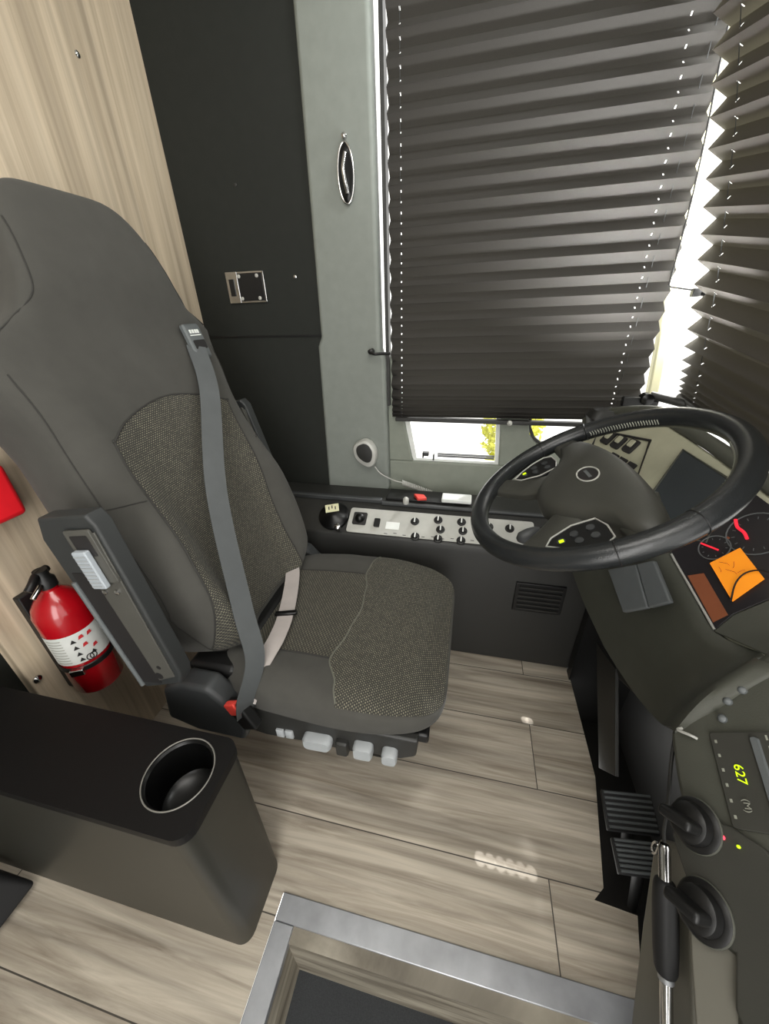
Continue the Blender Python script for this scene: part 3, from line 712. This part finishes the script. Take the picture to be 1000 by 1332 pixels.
for (a, z) in ((-.42, .19), (-.40, .165), (-.1, .15), (-.1, .19)):
    c = on_cyl(a, z, r+.0016); n_ = V((math.cos(a), math.sin(a), 0)); t_ = V((-math.sin(a), math.cos(a), 0))
    q.prism([c-t_*.006-V((0,0,.005)), c+t_*.006-V((0,0,.003)), c+t_*.004+V((0,0,.006)), c-t_*.003+V((0,0,.004))], n_*.0006)
q.build('red_symbols', 'redink', ex)
m_ = MB(); m_.lathe(EX+V((0,0,.09)), (0, 0, 1), [(r+.001, 0), (r+.003, .002), (r+.003, .014), (r+.001, .016)], 48); m_.f = m_.f[:-2]; sp = m_.build('mounting_strap', 'black', ex)
m_ = MB(); m_.box(EX+V((r*.55, -r*.95, .096)), (.03, .014, .018), Matrix.Rotation(-1.05+PI/2, 4, 'Z')); m_.build('strap_clasp', 'chrome', sp, bevel=.002)
m_ = MB(); m_.bb(EX.x-.075, EX.x-.055, EX.y-.035, EX.y+.035, EX.z-.01, EX.z+.30); m_.build('wall_bracket', 'black', ex, bevel=.003)
m_ = MB(); m_.lathe(EX+V((0,0,.320)), (0, 0, 1), [(.020, 0), (.020, .02), (.014, .028), (.014, .045)], 24); m_.build('valve', 'black', ex)
m_ = MB(); m_.tube(bez([EX+V((-.01,.02,.355)), EX+V((.0,-.01,.357)), EX+V((.01,-.030,.350)), EX+V((.012,-.045,.340))], 6), [.009]*19, 10); m_.build('upper_handle', 'black', ex)
m_ = MB(); m_.tube(bez([EX+V((-.01,.01,.340)), EX+V((.01,-.02,.333)), EX+V((.014,-.045,.320))], 6), [.006]*13, 10); m_.build('lower_handle', 'chrome', ex)
rc = thing('first_aid_case', 'bright red case on the wood wall at the left edge behind the seat', 'case', (-.98, .50, .862))
m_ = MB(); m_.bb(-.999, -.955, .40, .553, .866, .985); m_.build('shell', 'redcase', rc, bevel=.012, seg=4)
m_ = MB(); m_.bb(-.985, -.975, .398, .5555, .864, .987); m_.build('parting_line', 'red', rc, bevel=.008)
wsr = MB(); wsr.lathe((-1.0, .415, .462), (1, 0, 0), [(.010, 0), (.010, .004), (.005, .008), (.001, .009)], 16)
wsr.build('screw', 'chrome', bulk)
# dark corner of a passenger seat base at the left edge
ob = MB(); ob.loft([rrect(-1.6, -.985, -.4, .165, 0, .01), rrect(-1.6, -.955, -.4, .175, .025, .01), rrect(-1.6, -1.0, -.4, .16, .10, .02)])
o_ = ob.build('seat_plinth', 'rubber', bevel=.004); tag(o_, 'dark low plinth corner on the floor at the left edge beside the console box', 'plinth')

# ------------------------------------------------------------------ steering wheel
W = V((.247, .757, .94)); th, ph = .5, .1
wn = V((-math.sin(th)*math.cos(ph), -math.sin(th)*math.sin(ph), math.cos(th))); wu = wn.cross(V((0, 0, 1))).normalized()
if wu.y > 0: wu = -wu
wv = wu.cross(wn).normalized()
if wv.z < 0: wv = -wv
def wp_(u, v, d=0): return W+wu*u+wv*v+wn*d
stw = thing('steering_wheel', 'large black leather steering wheel with four spokes and grey hub', 'steering wheel', W-wn*.10)
RW = .233
m_ = MB(); nseg = 120; rings = []
for i in range(nseg):
    a = 2*PI*i/nseg; rd = wu*math.cos(a)+wv*math.sin(a); c = W+rd*RW
    rings.append([c+rd*.0195*math.cos(2*PI*k/18)+wn*.0205*math.sin(2*PI*k/18) for k in range(18)])
rings.append(rings[0]); m_.loft(rings, cap=False); m_.build('rim', 'leather', stw)
m_ = MB()
for a0, a1 in ((.35, 1.25), (PI-1.0, PI-.35)):
    m_ = MB()
    for k in range(26):
        a = a0+(a1-a0)*k/25; rd = wu*math.cos(a)+wv*math.sin(a); c = W+rd*(RW-.0192); t_ = (-wu*math.sin(a)+wv*math.cos(a))
        m_.tube([c-wn*.005+t_*.001, c-rd*.0015+wn*.000, c+wn*.006+t_*.002], .0010, 5)
    m_.build('stitching', 'faint', stw)
for a in (-.18, .30, PI-.30, PI+.18):
    m_ = MB(); rd = wu*math.cos(a)+wv*math.sin(a); c = W+rd*RW
    m_.tube([c+rd*.0198*math.cos(2*PI*k/20)+wn*.0208*math.sin(2*PI*k/20) for k in range(20)], .0009, 5, closed=True); m_.build('rim_seam', 'black', stw)
half = [(0, .076), (.055, .074), (.10, .070), (.135, .064), (.170, .056), (.198, .046), (.212, .030), (.208, .0), (.168, -.010), (.128, -.030), (.105, -.058), (.072, -.084), (.045, -.100), (.022, -.106), (0, -.108)]
outl = half+[(-a, b) for a, b in half[::-1][1:-1]]
def scaled(k, d, cy=0): return [wp_(a*k, (b-cy)*k+cy, d) for a, b in outl]
m_ = MB(); m_.loft([scaled(.94, -.045), scaled(1, -.030), scaled(1, -.014), scaled(.94, .0), scaled(.80, .008), scaled(.4, .013), scaled(.05, .0135)]); m_.build('hub_pad', 'hub', stw, smooth=70)
m_ = MB(); m_.tube([wp_(.030*math.cos(i*PI/20), .019*math.sin(i*PI/20), .0150) for i in range(40)], .0016, 6, closed=True)
em = m_.build('emblem_ring', 'silver', stw)
m_ = MB(); m_.loft([[wp_(k*.029*math.cos(i*PI/20), k*.018*math.sin(i*PI/20), .0130+h) for i in range(40)] for k, h in ((1, 0), (.95, .0015), (.1, .002))]); m_.build('emblem_badge', 'ink', em)
m_ = MB(); m_.prism([wp_(u, v, .0153) for u, v in ((-.016, -.003), (.016, -.003), (.016, .003), (-.016, .003))], wn*.0006); m_.build('emblem_mark', 'gdash', em)
def spoke(p, name='spoke'):
    m = MB(); n = len(p)
    rings = []
    for (u0, v0, u1, v1, d, t) in p:
        a, b = wp_(u0, v0, d), wp_(u1, v1, d)
        rings.append([a-wn*t, a.lerp(b, .0)-wn*0, a.lerp(b, .15)+wn*.006, a.lerp(b, .85)+wn*.006, b, b-wn*t])
    m.loft(rings); return m.build(name, 'hub', stw, bevel=.003, smooth=60)
for s_ in (1, -1):
    spoke([(s_*.10, .075, s_*.10, -.02, -.012, .02), (s_*.15, .055, s_*.15, -.015, -.014, .018), (s_*.19, .042, s_*.19, -.012, -.01, .014), (s_*.226, .040, s_*.226, -.015, -.004, .012)])
    spoke([(s_*.045, -.085, s_*.105, -.04, -.012, .02), (s_*.075, -.125, s_*.125, -.075, -.016, .016), (s_*.105, -.158, s_*.150, -.118, -.012, .014), (s_*.135, -.190, s_*.170, -.158, -.004, .012)])
    # multifunction keypad between the spokes
    kp = [(.120, -.035), (.150, -.026), (.185, -.028), (.196, -.045), (.188, -.075), (.170, -.105), (.148, -.128), (.130, -.115), (.115, -.075)]
    m_ = MB(); m_.loft([[wp_(s_*a, b, -.018) for a, b in kp], [wp_(s_*a, b, -.006) for a, b in kp]]); kpd = m_.build('keypad', 'black', stw, bevel=.003)
    m_ = MB(); m_.tube([wp_(s_*a, b, -.0055) for a, b in kp], .0016, 6, closed=True); m_.build('keypad_trim', 'silver', kpd)
    for (a, b) in ((.140, -.050), (.165, -.050), (.142, -.078), (.164, -.076), (.150, -.102)):
        m_ = MB(); m_.loft([[wp_(s_*a+.008*math.cos(i*PI/8), b+.007*math.sin(i*PI/8), -.006+h) for i in range(16)] for h in (0, .002)]); m_.build('key', 'grey', kpd)
    m_ = MB(); m_.prism([wp_(s_*(.148+.0), -.098, -.0035), wp_(s_*.156, -.098, -.0035), wp_(s_*.156, -.106, -.0035), wp_(s_*.148, -.106, -.0035)], wn*.0005); m_.build('key_mark', 'greenled', kpd)
m_ = MB(); m_.tube([W-wn*.03, W-wn*.08, W-wn*.13, W-wn*.20], [.070, .052, .042, .040], 28)
co = tag(m_.build('steering_column', 'dark'), 'dark steering column running down from the wheel hub into the dash', 'column')
sl = thing('column_stalk', 'black column stalk with grey oval tip left below the wheel', 'stalk', W-wn*.06+wu*.03)
P = [W-wn*.07+wu*.02+wv*-.05, V((.19, .71, .858)), V((.150, .688, .848))]
m_ = MB(); m_.tube(P, [.010, .008, .008], 12); m_.build('arm', 'black', sl)
d_ = (P[2]-P[1]).normalized(); m_ = MB(); m_.lathe(P[2]-d_*.01, d_, [(.008, 0), (.013, .010), (.0145, .025), (.013, .042), (.006, .050), (.001, .051)], 20); m_.build('tip', 'grey', sl)

# ------------------------------------------------------------------ dashboard
A = Frame((.5, .7, .8), .9, -.3)
K = Frame((.38, .35, .6), 1.05, -.2)
db = thing('dashboard', 'grey moulded dashboard behind the wheel with padded hood and switch panel', 'dashboard', (.55, .85, .45))
face = [(-.66, .10), (-.585, .175), (-.46, .222), (-.369, .210), (-.126, .168), (.03, .135), (.10, .06), (.153, -.069), (.081, -.096), (-.087, -.038), (-.155, -.02), (-.30, .0), (-.50, .0)]
m_ = MB(); m_.prism(A.poly(face, -.002), -A.n*.05); m_.build('upper_face', 'dashlight', db, bevel=.006)
# recessed dark screen
sq = [(-.284, .168), (-.131, .148), (-.06, .02), (-.15, -.015), (-.245, .038)]
m_ = MB(); m_.prism(A.poly(sq, -.001), A.n*.002); sc_ = m_.build('display_screen', 'screen', db, bevel=.003)
m_ = MB(); m_.tube([A.p(a, b, .001) for a, b in sq], .003, 8, closed=True); m_.build('screen_frame', 'dash', db)
# padded top roll
m_ = MB(); m_.tube(bez([A.p(a, b, .0) for a, b in ((-.66, .13), (-.585, .19), (-.46, .232), (-.369, .222), (-.24, .203), (-.126, .180), (.0, .155), (.06, .14))], 6), .016, 12); m_.build('padded_edge', 'dash', db)
# side recess: switch group
swp = [(-.575, .125), (-.385, .158), (-.318, .060), (-.545, .078)]
m_ = MB(); m_.tube([A.p(a, b, .001) for a, b in swp], .0035, 8, closed=True); m_.build('switch_frame', 'ink', db)
for (a, b) in ((-.515, .117), (-.468, .119), (-.420, .124)):
    m_ = MB(); m_.loft([A.rect(a, b, .036, .042, 0, .006), A.rect(a, b, .034, .040, .006, .006)]); rb = m_.build('rocker_switch', 'ink', db)
    m_ = MB(); m_.loft([A.rect(a-.002, b+.006, .018, .022, .006, .004), A.rect(a-.002, b+.006, .016, .020, .009, .004)]); m_.build('rocker_cap', 'dashlight', rb)
for k in range(3):
    m_ = MB(); m_.loft([A.rect(-.437+.037*k, .081, .028, .014, 0, .002), A.rect(-.437+.037*k, .081, .028, .014, .005, .002)]); m_.build('push_switch', 'ink', db)
# cluster
clu = [(-.10, -.032), (.081, -.095), (.077, -.056), (.090, .0), (.10, .055), (.02, .125), (-.085, .145), (-.14, .06)]
m_ = MB(); m_.prism(A.poly(clu, 0), A.n*.003); ic = m_.build('instrument_cluster', 'cluster', db, bevel=.001)
m_ = MB(); m_.prism(A.poly([(.083, -.099), (.079, -.056), (.092, .0), (.104, .06), (.20, .06), (.20, -.06), (.15, -.075)], .0), A.n*.005); m_.build('cluster_surround', 'dash', db, bevel=.002)
m_ = MB(); m_.tube([A.p(-.087, -.038, .004), A.p(.081, -.096, .004)], .0022, 8); m_.build('silver_trim', 'silver', db)
m_ = MB(); m_.prism(A.poly([(-.028, -.052), (.070, -.088), (.074, -.062), (-.012, -.030)], .003), A.n*.001); m_.build('brown_strip', 'brown', ic)
def gauge(u, v, r_, mb, a0=0, a1=2*PI):
    mb.tube([A.p(u+r_*math.cos(a0+(a1-a0)*i/30), v+r_*math.sin(a0+(a1-a0)*i/30), .0045) for i in range(31)], .0012, 6)
m_ = MB(); gauge(-.040, .020, .026, m_); gauge(-.012, .080, .044, m_)
for u, v, r_, n in ((-.040, .020, .021, 10), (-.012, .080, .036, 14)):
    for i in range(n):
        a = 2*PI*i/n; m_.tube([A.p(u+r_*math.cos(a), v+r_*math.sin(a), .0045), A.p(u+r_*.86*math.cos(a), v+r_*.86*math.sin(a), .0045)], .0007, 5)
m_.build('gauge_ring', 'gdash', ic)
m_ = MB(); m_.tube([A.p(-.063, .013, .006), A.p(-.030, .020, .006)], .0018, 6); m_.build('gauge_needle', 'redgauge', ic)
m_ = MB(); m_.tube(bez([A.p(-.057, .084, .006), A.p(-.043, .074, .006), A.p(-.026, .071, .006), A.p(-.013, .064, .006)], 5), .0028, 8); m_.build('gauge_needle', 'redgauge', ic)
m_ = MB(); m_.prism(A.rect(-.038, .048, .005, .005, .004), A.n*.001); m_.build('warning_light', 'brown', ic)
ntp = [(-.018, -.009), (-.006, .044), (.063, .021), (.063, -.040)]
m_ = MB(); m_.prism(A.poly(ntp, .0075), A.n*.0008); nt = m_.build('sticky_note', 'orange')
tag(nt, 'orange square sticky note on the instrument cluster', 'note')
m_ = MB()
for (u, v, l, a) in ((.0, .005, .018, .3), (.012, .012, .014, -.9), (.02, .0, .02, .2), (.03, .01, .012, 1.2), (.004, -.008, .012, -.5)):
    m_.tube([A.p(u-l/2*math.cos(a), v-l/2*math.sin(a), .0085), A.p(u+l/4*math.cos(a+.5), v+l/4*math.sin(a+.5), .0085), A.p(u+l/2*math.cos(a), v+l/2*math.sin(a), .0085)], .0005, 4)
m_.build('handwriting', 'brown', nt)
m_ = MB(); m_.tube(bez([A.p(.062, -.041, .011), A.p(.044, -.012, .014), A.p(.040, .012, .014), A.p(.055, .030, .016), A.p(.085, .040, .01)], 8), .0014, 8)
tag(m_.build('loose_wire', 'black'), 'thin black wire lying across the orange note', 'wire')
# lower dash body: sloping face down to the knee edge
top = [V(p) for p in (A.p(-.50, .0), A.p(-.30, .0), A.p(-.155, -.02), A.p(-.087, -.040), A.p(-.02, -.062), A.p(.081, -.098), A.p(.148, -.076), K.p(-.13, .20, -.002), K.p(-.10, .22, -.002))]
low = [V(p) for p in ((.36, 1.11, .51), (.352, 1.014, .525), (.365, .92, .50), (.385, .83, .475), (.400, .765, .462), (.424, .65, .466), (.422, .555, .515), K.p(-.115, .030, -.004), K.p(-.10, .02, -.02))]
m_ = MB(); rows = [[a.lerp(b, k/8)+V((-.012*math.sin(PI*k/8), 0, 0)) for a, b in zip(top, low)] for k in range(9)]
rows.append([p+V((.03, 0, -.015)) for p in low]); rows.append([p+V((.20, 0, .02)) for p in low])
rows = [[p for p in bez(r_, 4)] for r_ in rows]
m_.grid(rows); m_.build('knee_panel', 'dash', db, smooth=50, solid=.004)
D = Frame((.372, .85, .64), 1.25, -.25)
# grey two-leaf flap on the knee panel
gq = [(-.172, -.033), (-.112, .031), (-.081, .067), (.016, .023), (-.016, -.024), (-.058, -.080)]
m_ = MB(); m_.prism([D.p(a, b, .0) for a, b in ((0, .023), (.056, .083), (.146, .032), (.106, -.021))], D.n*.012); m_.build('flap', 'gdash', db, bevel=.004)
m_ = MB(); m_.prism([D.p(a, b, .0) for a, b in ((.057, .084), (.086, .117), (.176, .076), (.147, .033))], D.n*.012); m_.build('flap', 'gdash', db, bevel=.004)
# dark back wall of the footwell + narrow upright plate
m_ = MB(); m_.bb(.66, .70, .0, 1.2, -.25, .62); m_.bb(.45, .70, 1.06, 1.10, -.25, .55); m_.bb(.44, .70, .30, 1.10, -.26, -.22); m_.build('footwell_liner', 'black', db)
m_ = MB(); m_.prism([(.470, 1.0, .268), (.470, .85, .325), (.470, .668, .112), (.470, .742, .012)], (.010, 0, 0)); m_.build('kick_plate', 'dark', db, bevel=.002)
m_ = MB(); m_.prism([(.47, 1.02, .50), (.45, .97, .42), (.46, .80, .34), (.475, .69, .39), (.50, .74, .50)], (.02, 0, 0)); m_.build('bracket', 'dark', db, bevel=.004)

# pedals
def pedal(x0, x1, y0, y1, z0, z1, label, nr=7):
    t = thing('foot_pedal', label, 'pedal', ((x0+x1)/2, (y0+y1)/2, min(z0, z1)-.05))
    m = MB(); m.prism([(x0, y0, z0), (x1, y0+.012, z0), (x1, y1+.012, z1), (x0, y1, z1)], (0, 0, -.012)); m.build('plate', 'rubber', t, bevel=.003)
    for k in range(nr):
        f = (k+.5)/nr; y = y0+(y1-y0)*f; z = z0+(z1-z0)*f
        m = MB(); m.tube([(x0+.006, y, z+.001), (x1-.004, y+.012, z+.001)], .0034, 8); m.build('tread_rib', 'gdash', t)
    m = MB(); m.cyl(((x0+x1)/2, (y0+y1)/2, min(z0, z1)-.012), ((x0+x1)/2+.05, (y0+y1)/2, -.22), .012); m.build('arm', 'black', t)
pedal(.445, .575, .575, .66, .03, .055, 'ribbed black rubber pedal further from the step, beside the left console wall')
pedal(.440, .560, .480, .548, .045, .055, 'ribbed black rubber pedal nearest the grey side panel')

# ------------------------------------------------------------------ right-hand console with radio
K = Frame((.38, .35, .6), 1.05, -.2)
rcn = thing('dash_side_console', 'dark olive side console right of the step holding radio and knobs', 'console', (.55, .30, 0))
kb = [(-.13, .20), (-.113, .023), (-.067, -.005), (-.02, -.030), (.007, -.054), (.051, -.077), (.085, -.098), (.123, -.065), (.165, -.110), (.22, -.12), (.30, -.10), (.30, .25), (-.13, .25)]
m_ = MB(); m_.prism(K.poly(kb, 0), -K.n*.035); m_.build('face', 'dash', rcn, bevel=.008)
# raised rounded lower pod with rotary switches
pod = [(.0, -.060), (-.012, -.030), (.0, .0), (.02, .024), (.05, .045), (.12, .055), (.30, .04), (.30, -.08), (.20, -.10), (.155, -.095), (.118, -.060), (.095, -.085), (.05, -.074), (.02, -.066)]
m_ = MB(); m_.prism(K.poly(pod, 0), K.n*.006); m_.build('switch_pod', 'hub', rcn, bevel=.005)
def rotary(u, v, par):
    m = MB(); m.lathe(K.p(u, v, .004), K.n, [(.033, 0), (.033, .006), (.028, .010), (.026, .010), (.025, .022), (.020, .026), (.002, .027)], 36); kn_ = m.build('rotary_knob', 'black', par)
    m = MB(); m.tube([K.p(u+.033*math.cos(i*PI/20), v+.033*math.sin(i*PI/20), .008) for i in range(40)], .0016, 6, closed=True); m.build('knob_ring', 'dash', kn_)
    e = Matrix((K.u*.8+K.v*.6, K.v*.8-K.u*.6, K.n)).transposed()
    m = MB(); m.box(K.p(u, v, .040), (.044, .015, .030), e.to_4x4()); m.build('knob_grip', 'black', kn_, bevel=.005)
rotary(.004, -.018, rcn); rotary(.080, -.070, rcn)
# radio
KR = Frame((0, 0, 0), 0, 0); ca, sa = math.cos(-.47), math.sin(-.47); KR.n = K.n; KR.o = K.p(-.022, .077); KR.u = K.u*ca+K.v*sa; KR.v = K.v*ca-K.u*sa
m_ = MB(); m_.loft([KR.rect(.005, .012, .115, .078, 0, .004), KR.rect(.005, .012, .115, .078, .005, .004)]); rd_ = m_.build('radio_face', 'hub', rcn, bevel=.001)
text_obj('clock_digits', '627', .016, KR.p(.0, .0, .0060), KR.u, KR.v, 'greenled', rd_)
text_obj('display_symbols', '(M)', .011, KR.p(.036, -.002, .0060), KR.u, KR.v, 'faint', rd_)
m_ = MB(); m_.loft([KR.rect(.005, .030, .10, .010, .005, .003), KR.rect(.005, .030, .10, .008, .009, .003)]); m_.build('slot_bar', 'gdash', rd_)
m_ = MB()
for k in range(6): m_.prism(KR.rect(-.04+.018*k, -.020, .004, .003, .005), K.n*.0006)
for k in range(8): m_.prism(KR.rect(-.045+.013*k, .044, .006, .002, .005), K.n*.0008)
m_.build('button_legend', 'faint', rd_)
m_ = MB(); m_.lathe(K.p(.026, .006, .006), K.n, [(.003, 0), (.003, .002), (.001, .003)], 10); m_.build('red_light', 'redled', rcn)
m_ = MB(); m_.lathe(K.p(.040, .018, .006), K.n, [(.002, 0), (.002, .002), (.001, .003)], 10); m_.build('green_light', 'greenled', rcn)
for (u, v) in ((-.103, .128), (-.105, .155), (-.088, .105)):
    m_ = MB(); m_.lathe(K.p(u, v, 0), K.n, [(.006, 0), (.006, .004), (.003, .007), (.001, .008)], 14); m_.build('small_button', 'gdash', rcn)
m_ = MB(); m_.tube(bez([K.p(-.105, .045, .002), K.p(-.103, .040, .008), K.p(-.088, .052, .008), K.p(-.083, .055, .002)], 5), .0022, 8); m_.build('small_hook', 'silver', rcn)
# olive grey side panel under it, facing the step
gp = [(.38, .376, .455), (.38, .388, .43), (.38, .383, .39), (.38, .328, .263), (.38, .241, .084), (.38, .20, .0), (.38, .105, -.2), (.38, -.30, -.2), (.38, -.30, .10), (.38, .205, .345), (.38, .33, .50), (.38, .36, .485)]
m_ = MB(); m_.prism(gp, (.016, .004, 0)); m_.build('side_panel', 'cabgrey', rcn, bevel=.006)
m_ = MB(); m_.prism(K.poly([(.060, -.090), (.123, -.060), (.18, -.10), (.45, -.14), (.45, -.40), (.158, -.162), (.113, -.130)], -.003), -K.n*.02); m_.build('lower_panel', 'cabgrey', rcn, bevel=.004)
ey = MB(); ey.tube([V((.368, .372, .435))+V((0, .006*math.cos(i*PI/10), .014*math.sin(i*PI/10))) for i in range(20)], .0025, 8, closed=True); ey.build('eyelet', 'chrome', rcn)
m_ = MB(); m_.bb(.48, .70, -.6, .30, -.2, .40); m_.build('body', 'dark', rcn, bevel=.01)

# grab rail with black grip
gr = thing('grab_rail', 'slim steel grab rail with black padded grip along the grey side panel', 'grab rail', (.35, .30, .30))
top_ = V((.352, .352, .475)); P = bez([(.385, .475, .62), (.372, .435, .585), (.366, .392, .530), (.362, .372, .500), (.362, .360, .486)], 6)
m_ = MB(); m_.tube(P, .0028, 8); m_.build('cable_stay', 'dark', gr)
def rail(a): return V((.362, .358, .484)).lerp(V((.360, .217, .318)), a)
m_ = MB(); m_.tube([rail(0), rail(.02), rail(1.4)], [.006, .0085, .0085], 16); m_.build('tube', 'chrome', gr)
m_ = MB(); m_.tube([rail(a) for a in (.22, .235, .27, .35, .5, .65, .76, .79, .80)], [.009, .0135, .016, .0172, .0175, .017, .0155, .013, .009], 20); m_.build('grip', 'rubber', gr)
m_ = MB(); m_.tube([rail(.80), rail(.83)], [.0105, .0105], 16); m_.build('collar', 'alu', gr)

# ------------------------------------------------------------------ camera bracket on dash corner near blind
mb_ = thing('corner_bracket', 'black hinged bracket at the corner between the two blinds above the dash', 'bracket', (.56, 1.33, .95))
m_ = MB(); m_.tube([(.548, 1.345, .995), (.70, 1.25, .965)], .012, 10); m_.build('bar', 'dark', mb_)
m_ = MB(); m_.lathe((.535, 1.35, .985), (0, -1, 0), [(.018, 0), (.018, .03), (.008, .034)], 18); m_.build('pivot', 'gloss', mb_)
m_ = MB(); m_.box((.50, 1.34, .975), (.06, .02, .03)); m_.bb(.53, .575, 1.335, 1.355, .90, .98); m_.build('clamp', 'black', mb_, bevel=.004)
m_ = MB(); m_.loft([rrect(.38, .50, 1.26, 1.345, .90, .02), rrect(.37, .50, 1.26, 1.345, .935, .02), rrect(.385, .48, 1.275, 1.335, .957, .02)])
tag(m_.build('dash_pod', 'dark'), 'dark moulded pod on the dash beneath the side blind, behind the wheel rim', 'dash pod')

# ------------------------------------------------------------------ outside
g = MB(); g.add([(-30,1.6,-1.1),(30,1.6,-1.1),(30,60,-1.1),(-30,60,-1.1)], [(0,1,2,3)]); struct(g.build('ground', 'ground'))
def shrub(x, y, z0, h, r_, label):
    t = thing('shrub', label, 'shrub', (x, y, z0), None)
    m = MB()
    for k in range(5):
        a = k*1.3; m.tube([(x, y, z0), (x+.2*r_*math.cos(a), y+.2*r_*math.sin(a), z0+h*.5), (x+.5*r_*math.cos(a), y+.5*r_*math.sin(a), z0+h*.85)], [.03, .02, .008], 6)
    m.build('stem', 'bark', t)
    m = MB()
    for k in range(1500):
        while True:
            p = V((random.uniform(-1, 1), random.uniform(-1, 1), random.uniform(-1, 1)))
            if p.length < 1: break
        c = V((x, y, z0+h*.55))+V((p.x*r_, p.y*r_, p.z*h*.5)); a = V((random.gauss(0,1), random.gauss(0,1), random.gauss(0,1))).normalized(); b = a.orthogonal().normalized(); s_ = random.uniform(.04, .08)
        m.add([c-a*s_, c+b*s_*.5, c+a*s_, c-b*s_*.5], [(0,1,2,3)])
    f = m.build('leaves', 'leaf', t, recalc=False); f['kind'] = 'stuff'
shrub(.62, 5.6, -1.1, 1.55, .42, 'yellow green bush outside seen through the lower window')

# ------------------------------------------------------------------ camera
cam = bpy.data.cameras.new('camera'); co_ = bpy.data.objects.new('camera', cam); COL.objects.link(co_)
f = 485.0; dn = V((26, 894, f)).normalized(); yv = V((121, -264, f)); yv = (yv-dn*yv.dot(dn)).normalized(); up = -dn; xv = yv.cross(up)
Rm = Matrix((xv, yv, up))                       # image axes (right, down, forward) -> world
right, down, fwd = Rm.col[0], Rm.col[1], Rm.col[2]
mw = Matrix((( right.x, -down.x, -fwd.x, 0), (right.y, -down.y, -fwd.y, 0), (right.z, -down.z, -fwd.z, 1.25), (0, 0, 0, 1)))
co_.matrix_world = mw
cam.sensor_fit = 'VERTICAL'; cam.sensor_height = 36; cam.sensor_width = 27; cam.lens = f/1332*36; cam.clip_start = .02
bpy.context.scene.camera = co_

# ------------------------------------------------------------------ light
w = bpy.data.worlds.new('daylight'); bpy.context.scene.world = w; w.use_nodes = True
bg = w.node_tree.nodes['Background']; bg.inputs['Color'].default_value = (1.0, .985, .95, 1); bg.inputs['Strength'].default_value = 2.2
def area(name, loc, target, sx, sy, power, col=(1, 1, 1)):
    l = bpy.data.lights.new(name, 'AREA'); l.shape = 'RECTANGLE'; l.size = sx; l.size_y = sy; l.energy = power; l.color = col
    o = bpy.data.objects.new(name, l); COL.objects.link(o); o.location = loc
    o.rotation_euler = (V(target)-V(loc)).to_track_quat('-Z', 'Y').to_euler(); return o
area('ceiling_lamp', (-.1, .1, 2.2), (-.2, .7, 0), 1.0, .7, 15, (1, .97, .92))  # added soft fill under the ceiling, no real fitting there
area('doorway_light', (.15, -1.25, 1.2), (-.1, .8, .5), .8, 1.8, 22, (1, .98, .95))
area('window_glow', (.46, 1.05, 2.2), (.32, 1.42, 1.35), .3, .12, 14, (.97, 1, .98))  # added lamp inside the cab, brightens the side blind's pleats from above
area('dash_bounce', (.50, 1.12, 1.06), (.33, 1.41, 1.62), .12, .12, 6.5, (1, 1, .98)).data.spread = 1.7  # added lamp lighting the pleats from below, stands in for dash bounce
area('corner_light', (.572, 1.37, 1.45), (-.2, 1.36, 1.3), .03, .7, 1.6, (1, 1, .96))  # added strip standing in for daylight leaking past the post
area('corner_light', (.600, 1.385, 1.22), (.62, .6, 1.15), .03, .4, .35, (1, .97, .85))  # added strip, brightens the lower pleats of the windscreen blind
# spot lamps added inside the blind, drawing beads of daylight on the boards
for (x, y) in ((.12, .455), (.145, .455), (.17, .454), (.195, .454), (.22, .453), (.245, .452), (.272, .863), (.285, .862)):
    l = bpy.data.lights.new('daylight_bead', 'SPOT'); l.spot_size = math.radians(.30); l.spot_blend = .5; l.energy = 110; l.shadow_soft_size = .002
    o = bpy.data.objects.new('daylight_bead', l); COL.objects.link(o); o.location = (x*.5-.2, 1.36, 1.5)
    o.rotation_euler = (V((x, y, 0))-V(o.location)).to_track_quat('-Z', 'Y').to_euler()
s = bpy.data.lights.new('sun', 'SUN'); s.energy = 3.0; s.angle = .05; so = bpy.data.objects.new('sun', s); COL.objects.link(so)
so.rotation_euler = (V((-.5, -.75, -.75))).to_track_quat('-Z', 'Y').to_euler()
vs = bpy.context.scene.view_settings; vs.view_transform = 'Standard'; vs.look = 'None'; vs.exposure = 0; vs.gamma = 1
